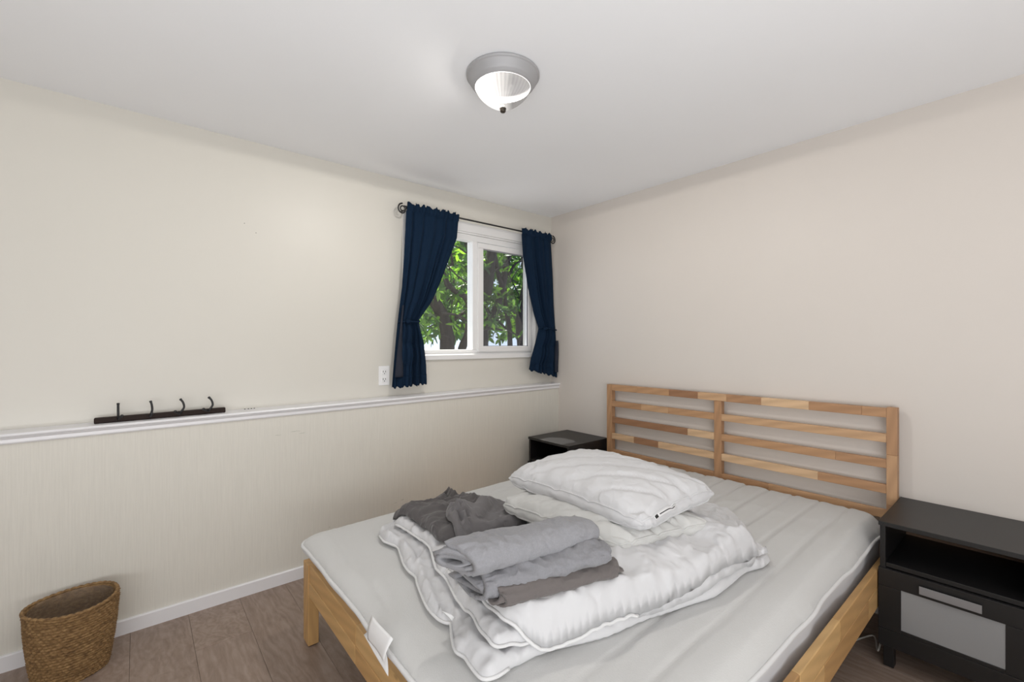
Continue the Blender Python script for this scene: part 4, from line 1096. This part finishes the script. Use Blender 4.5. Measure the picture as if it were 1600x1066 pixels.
# ------------------------------------------------------------------ nightstands
def nightstand(y0, y1, label, full=True):
    x0, x1 = -.395, -.005; zt_ = .53; th = .016
    root = empty('nightstand', ((x0+x1)/2, (y0+y1)/2, 0), label, 'nightstand', 'black nightstands')
    inv = Matrix.Translation(root.location).inverted()
    def p(name, b_, mat='black', bev=.0012, parent=None):
        o = boxo(name, b_, M[mat], parent or root, bev)
        if parent is None: o.matrix_parent_inverse = inv
        return o
    p('top_panel', (x0-.004, x1, y0, y1, zt_-th, zt_))
    p('side_panel', (x0, x1, y0+.004, y0+.004+th, .075, zt_-th)); p('side_panel', (x0, x1, y1-.004-th, y1-.004, .075, zt_-th))
    yi0, yi1 = y0+.004+th, y1-.004-th
    p('shelf', (x0+.004, x1-.002, yi0, yi1, .366, .382))
    p('back_panel', (x1-.010, x1-.004, yi0, yi1, .11, .366)); p('back_panel', (x1-.010, x1-.004, yi0, yi1, .408, .512), bev=0); p('back_gap_strip', (x1-.014, x1-.006, yi0, yi1, .382, .408), 'gap_shade', bev=0)['label'] = 'brown strip filling the gap behind the shelf, coloured as the dim wall there'  # brown strip painted where the shaded wall would show through the open back
    p('bottom_panel', (x0+.01, x1-.002, yi0, yi1, .095, .110))
    dz0, dz1 = .084, .363; ym = (y0+y1)/2; g0, g1 = ym-.125, ym+.125; gz0, gz1 = .158, .300
    d = p('drawer', (x0-.002, x0+.012, y0+.001, y1-.001, dz0, dz1), bev=.001)
    d2_ = []
    xf = x0-.002
    for nm, b_ in (('drawer_rail', (xf-.008, xf, y0+.001, y1-.001, gz1+.001, dz1)), ('drawer_rail', (xf-.008, xf, y0+.001, y1-.001, dz0, .1455)),
                   ('drawer_stile', (xf-.0075, xf, y0+.001, g0, .1465, gz1)), ('drawer_stile', (xf-.0075, xf, g1, y1-.001, .1465, gz1)),
                   ('drawer_rail', (xf-.0075, xf, g0, g1, .1465, gz0))):
        p(nm, b_, parent=d, bev=.001)
    p('glass_panel', (xf-.0045, xf-.001, g0, g1, gz0, gz1), 'frost', .0005, d)
    h = p('handle', (xf-.022, xf-.019, ym-.075, ym+.075, .315, .342), 'grey_handle', .0008, d)
    for s_ in (-.06, .06): boxo('handle_mount', (xf-.0195, xf-.007, ym+s_-.006, ym+s_+.006, .318, .326), M['grey_handle'], d, .0005)
    for yy in (y0+.012, y1-.042):
        for xx in (x0+.008, x1-.045):
            bm = bmesh.new(); vs = box(bm, xx, xx+.034, yy, yy+.030, .002, .095, .002)
            o = obj('leg', bm, M['black'], root); o.matrix_parent_inverse = inv
    return root
nightstand(-2.472, -2.0935, 'black nightstand at the right edge with open shelf above a frosted glass drawer')
nightstand(-.560, -.175, 'small black nightstand in the far corner left of the headboard, mostly hidden by the pillow')
cord = tag(tubeo('power_cord', catmull([tuple(at_z(1316, 1012, .004)), tuple(at_z(1332, 1003, .004)), tuple(at_z(1350, 996, .005)), tuple(at_z(1366, 994, .008)), (-.34, -2.082, .02), (-.22, -2.078, .07), (-.10, -2.076, .14)], step=.01), .003, M['cord']), 'white power cord trailing on the floor between the bed and the right nightstand', 'cord')

# small marks of wear on the walls
wl, wlo = bpy.data.objects['wall_left'], bpy.data.objects['wall_left_lower']
for u, v in ((382, 349), (400, 364)):
    p = at_y(u, v, 0); bm = bmesh.new(); bmesh.ops.create_cone(bm, segments=8, radius1=.0022, radius2=.0016, depth=.002, cap_ends=True, matrix=Matrix.Translation((p[0], 0, p[2]))@Matrix.Rotation(math.pi/2, 4, 'X')); obj('nail_hole', bm, M['dark'], wl)
M['scuff'] = plain('grey green scuffed paint', (.42, .44, .38), .7)
M['scuff_light'] = plain('pale scraped paint', (.80, .79, .76), .6)
def scuff(pts, yp, w, mat, par):
    rr = random.Random(len(pts)+int(pts[0][0])); bm = bmesh.new()
    for (u, v, L) in pts:
        p = at_y(u, v, yp); n = 5; A_ = []; B_ = []
        for k in range(n+1):
            t = k/n; h = w*math.sin(math.pi*min(.97, max(.03, t)))*rr.uniform(.5, 1); x = p[0]+L*(t-.5); z = p[2]+rr.uniform(-.001, .001)
            A_.append(bm.verts.new((x, yp-.0006, z-h))); B_.append(bm.verts.new((x, yp-.0006, z+h)))
        for k in range(n): bm.faces.new((A_[k], A_[k+1], B_[k+1], B_[k]))
    obj('scuff_mark', bm, M[mat], par)
scuff([(435, 680, .03), (462, 674, .05), (472, 677, .03)], LY, .0015, 'scuff', wlo)
scuff([(618, 786, .02), (629, 781, .025)], LY, .0016, 'scuff', wlo)
scuff([(515, 824, .008)], LY, .002, 'scuff', wlo)
bm = bmesh.new()
for u, dx in ((373, 0), (379, .01), (384, .018), (389, .03)):
    p = at_z(u, 634, .862); box(bm, p[0]-.003, p[0]+.003, -.018, -.014, zt(p[0]), zt(p[0])+.003, .001, 1)
tag(obj('plaster_crumbs', bm, M['brown_dark']), 'few dark crumbs on the white ledge right of the coat rack', 'crumbs', kind='stuff')
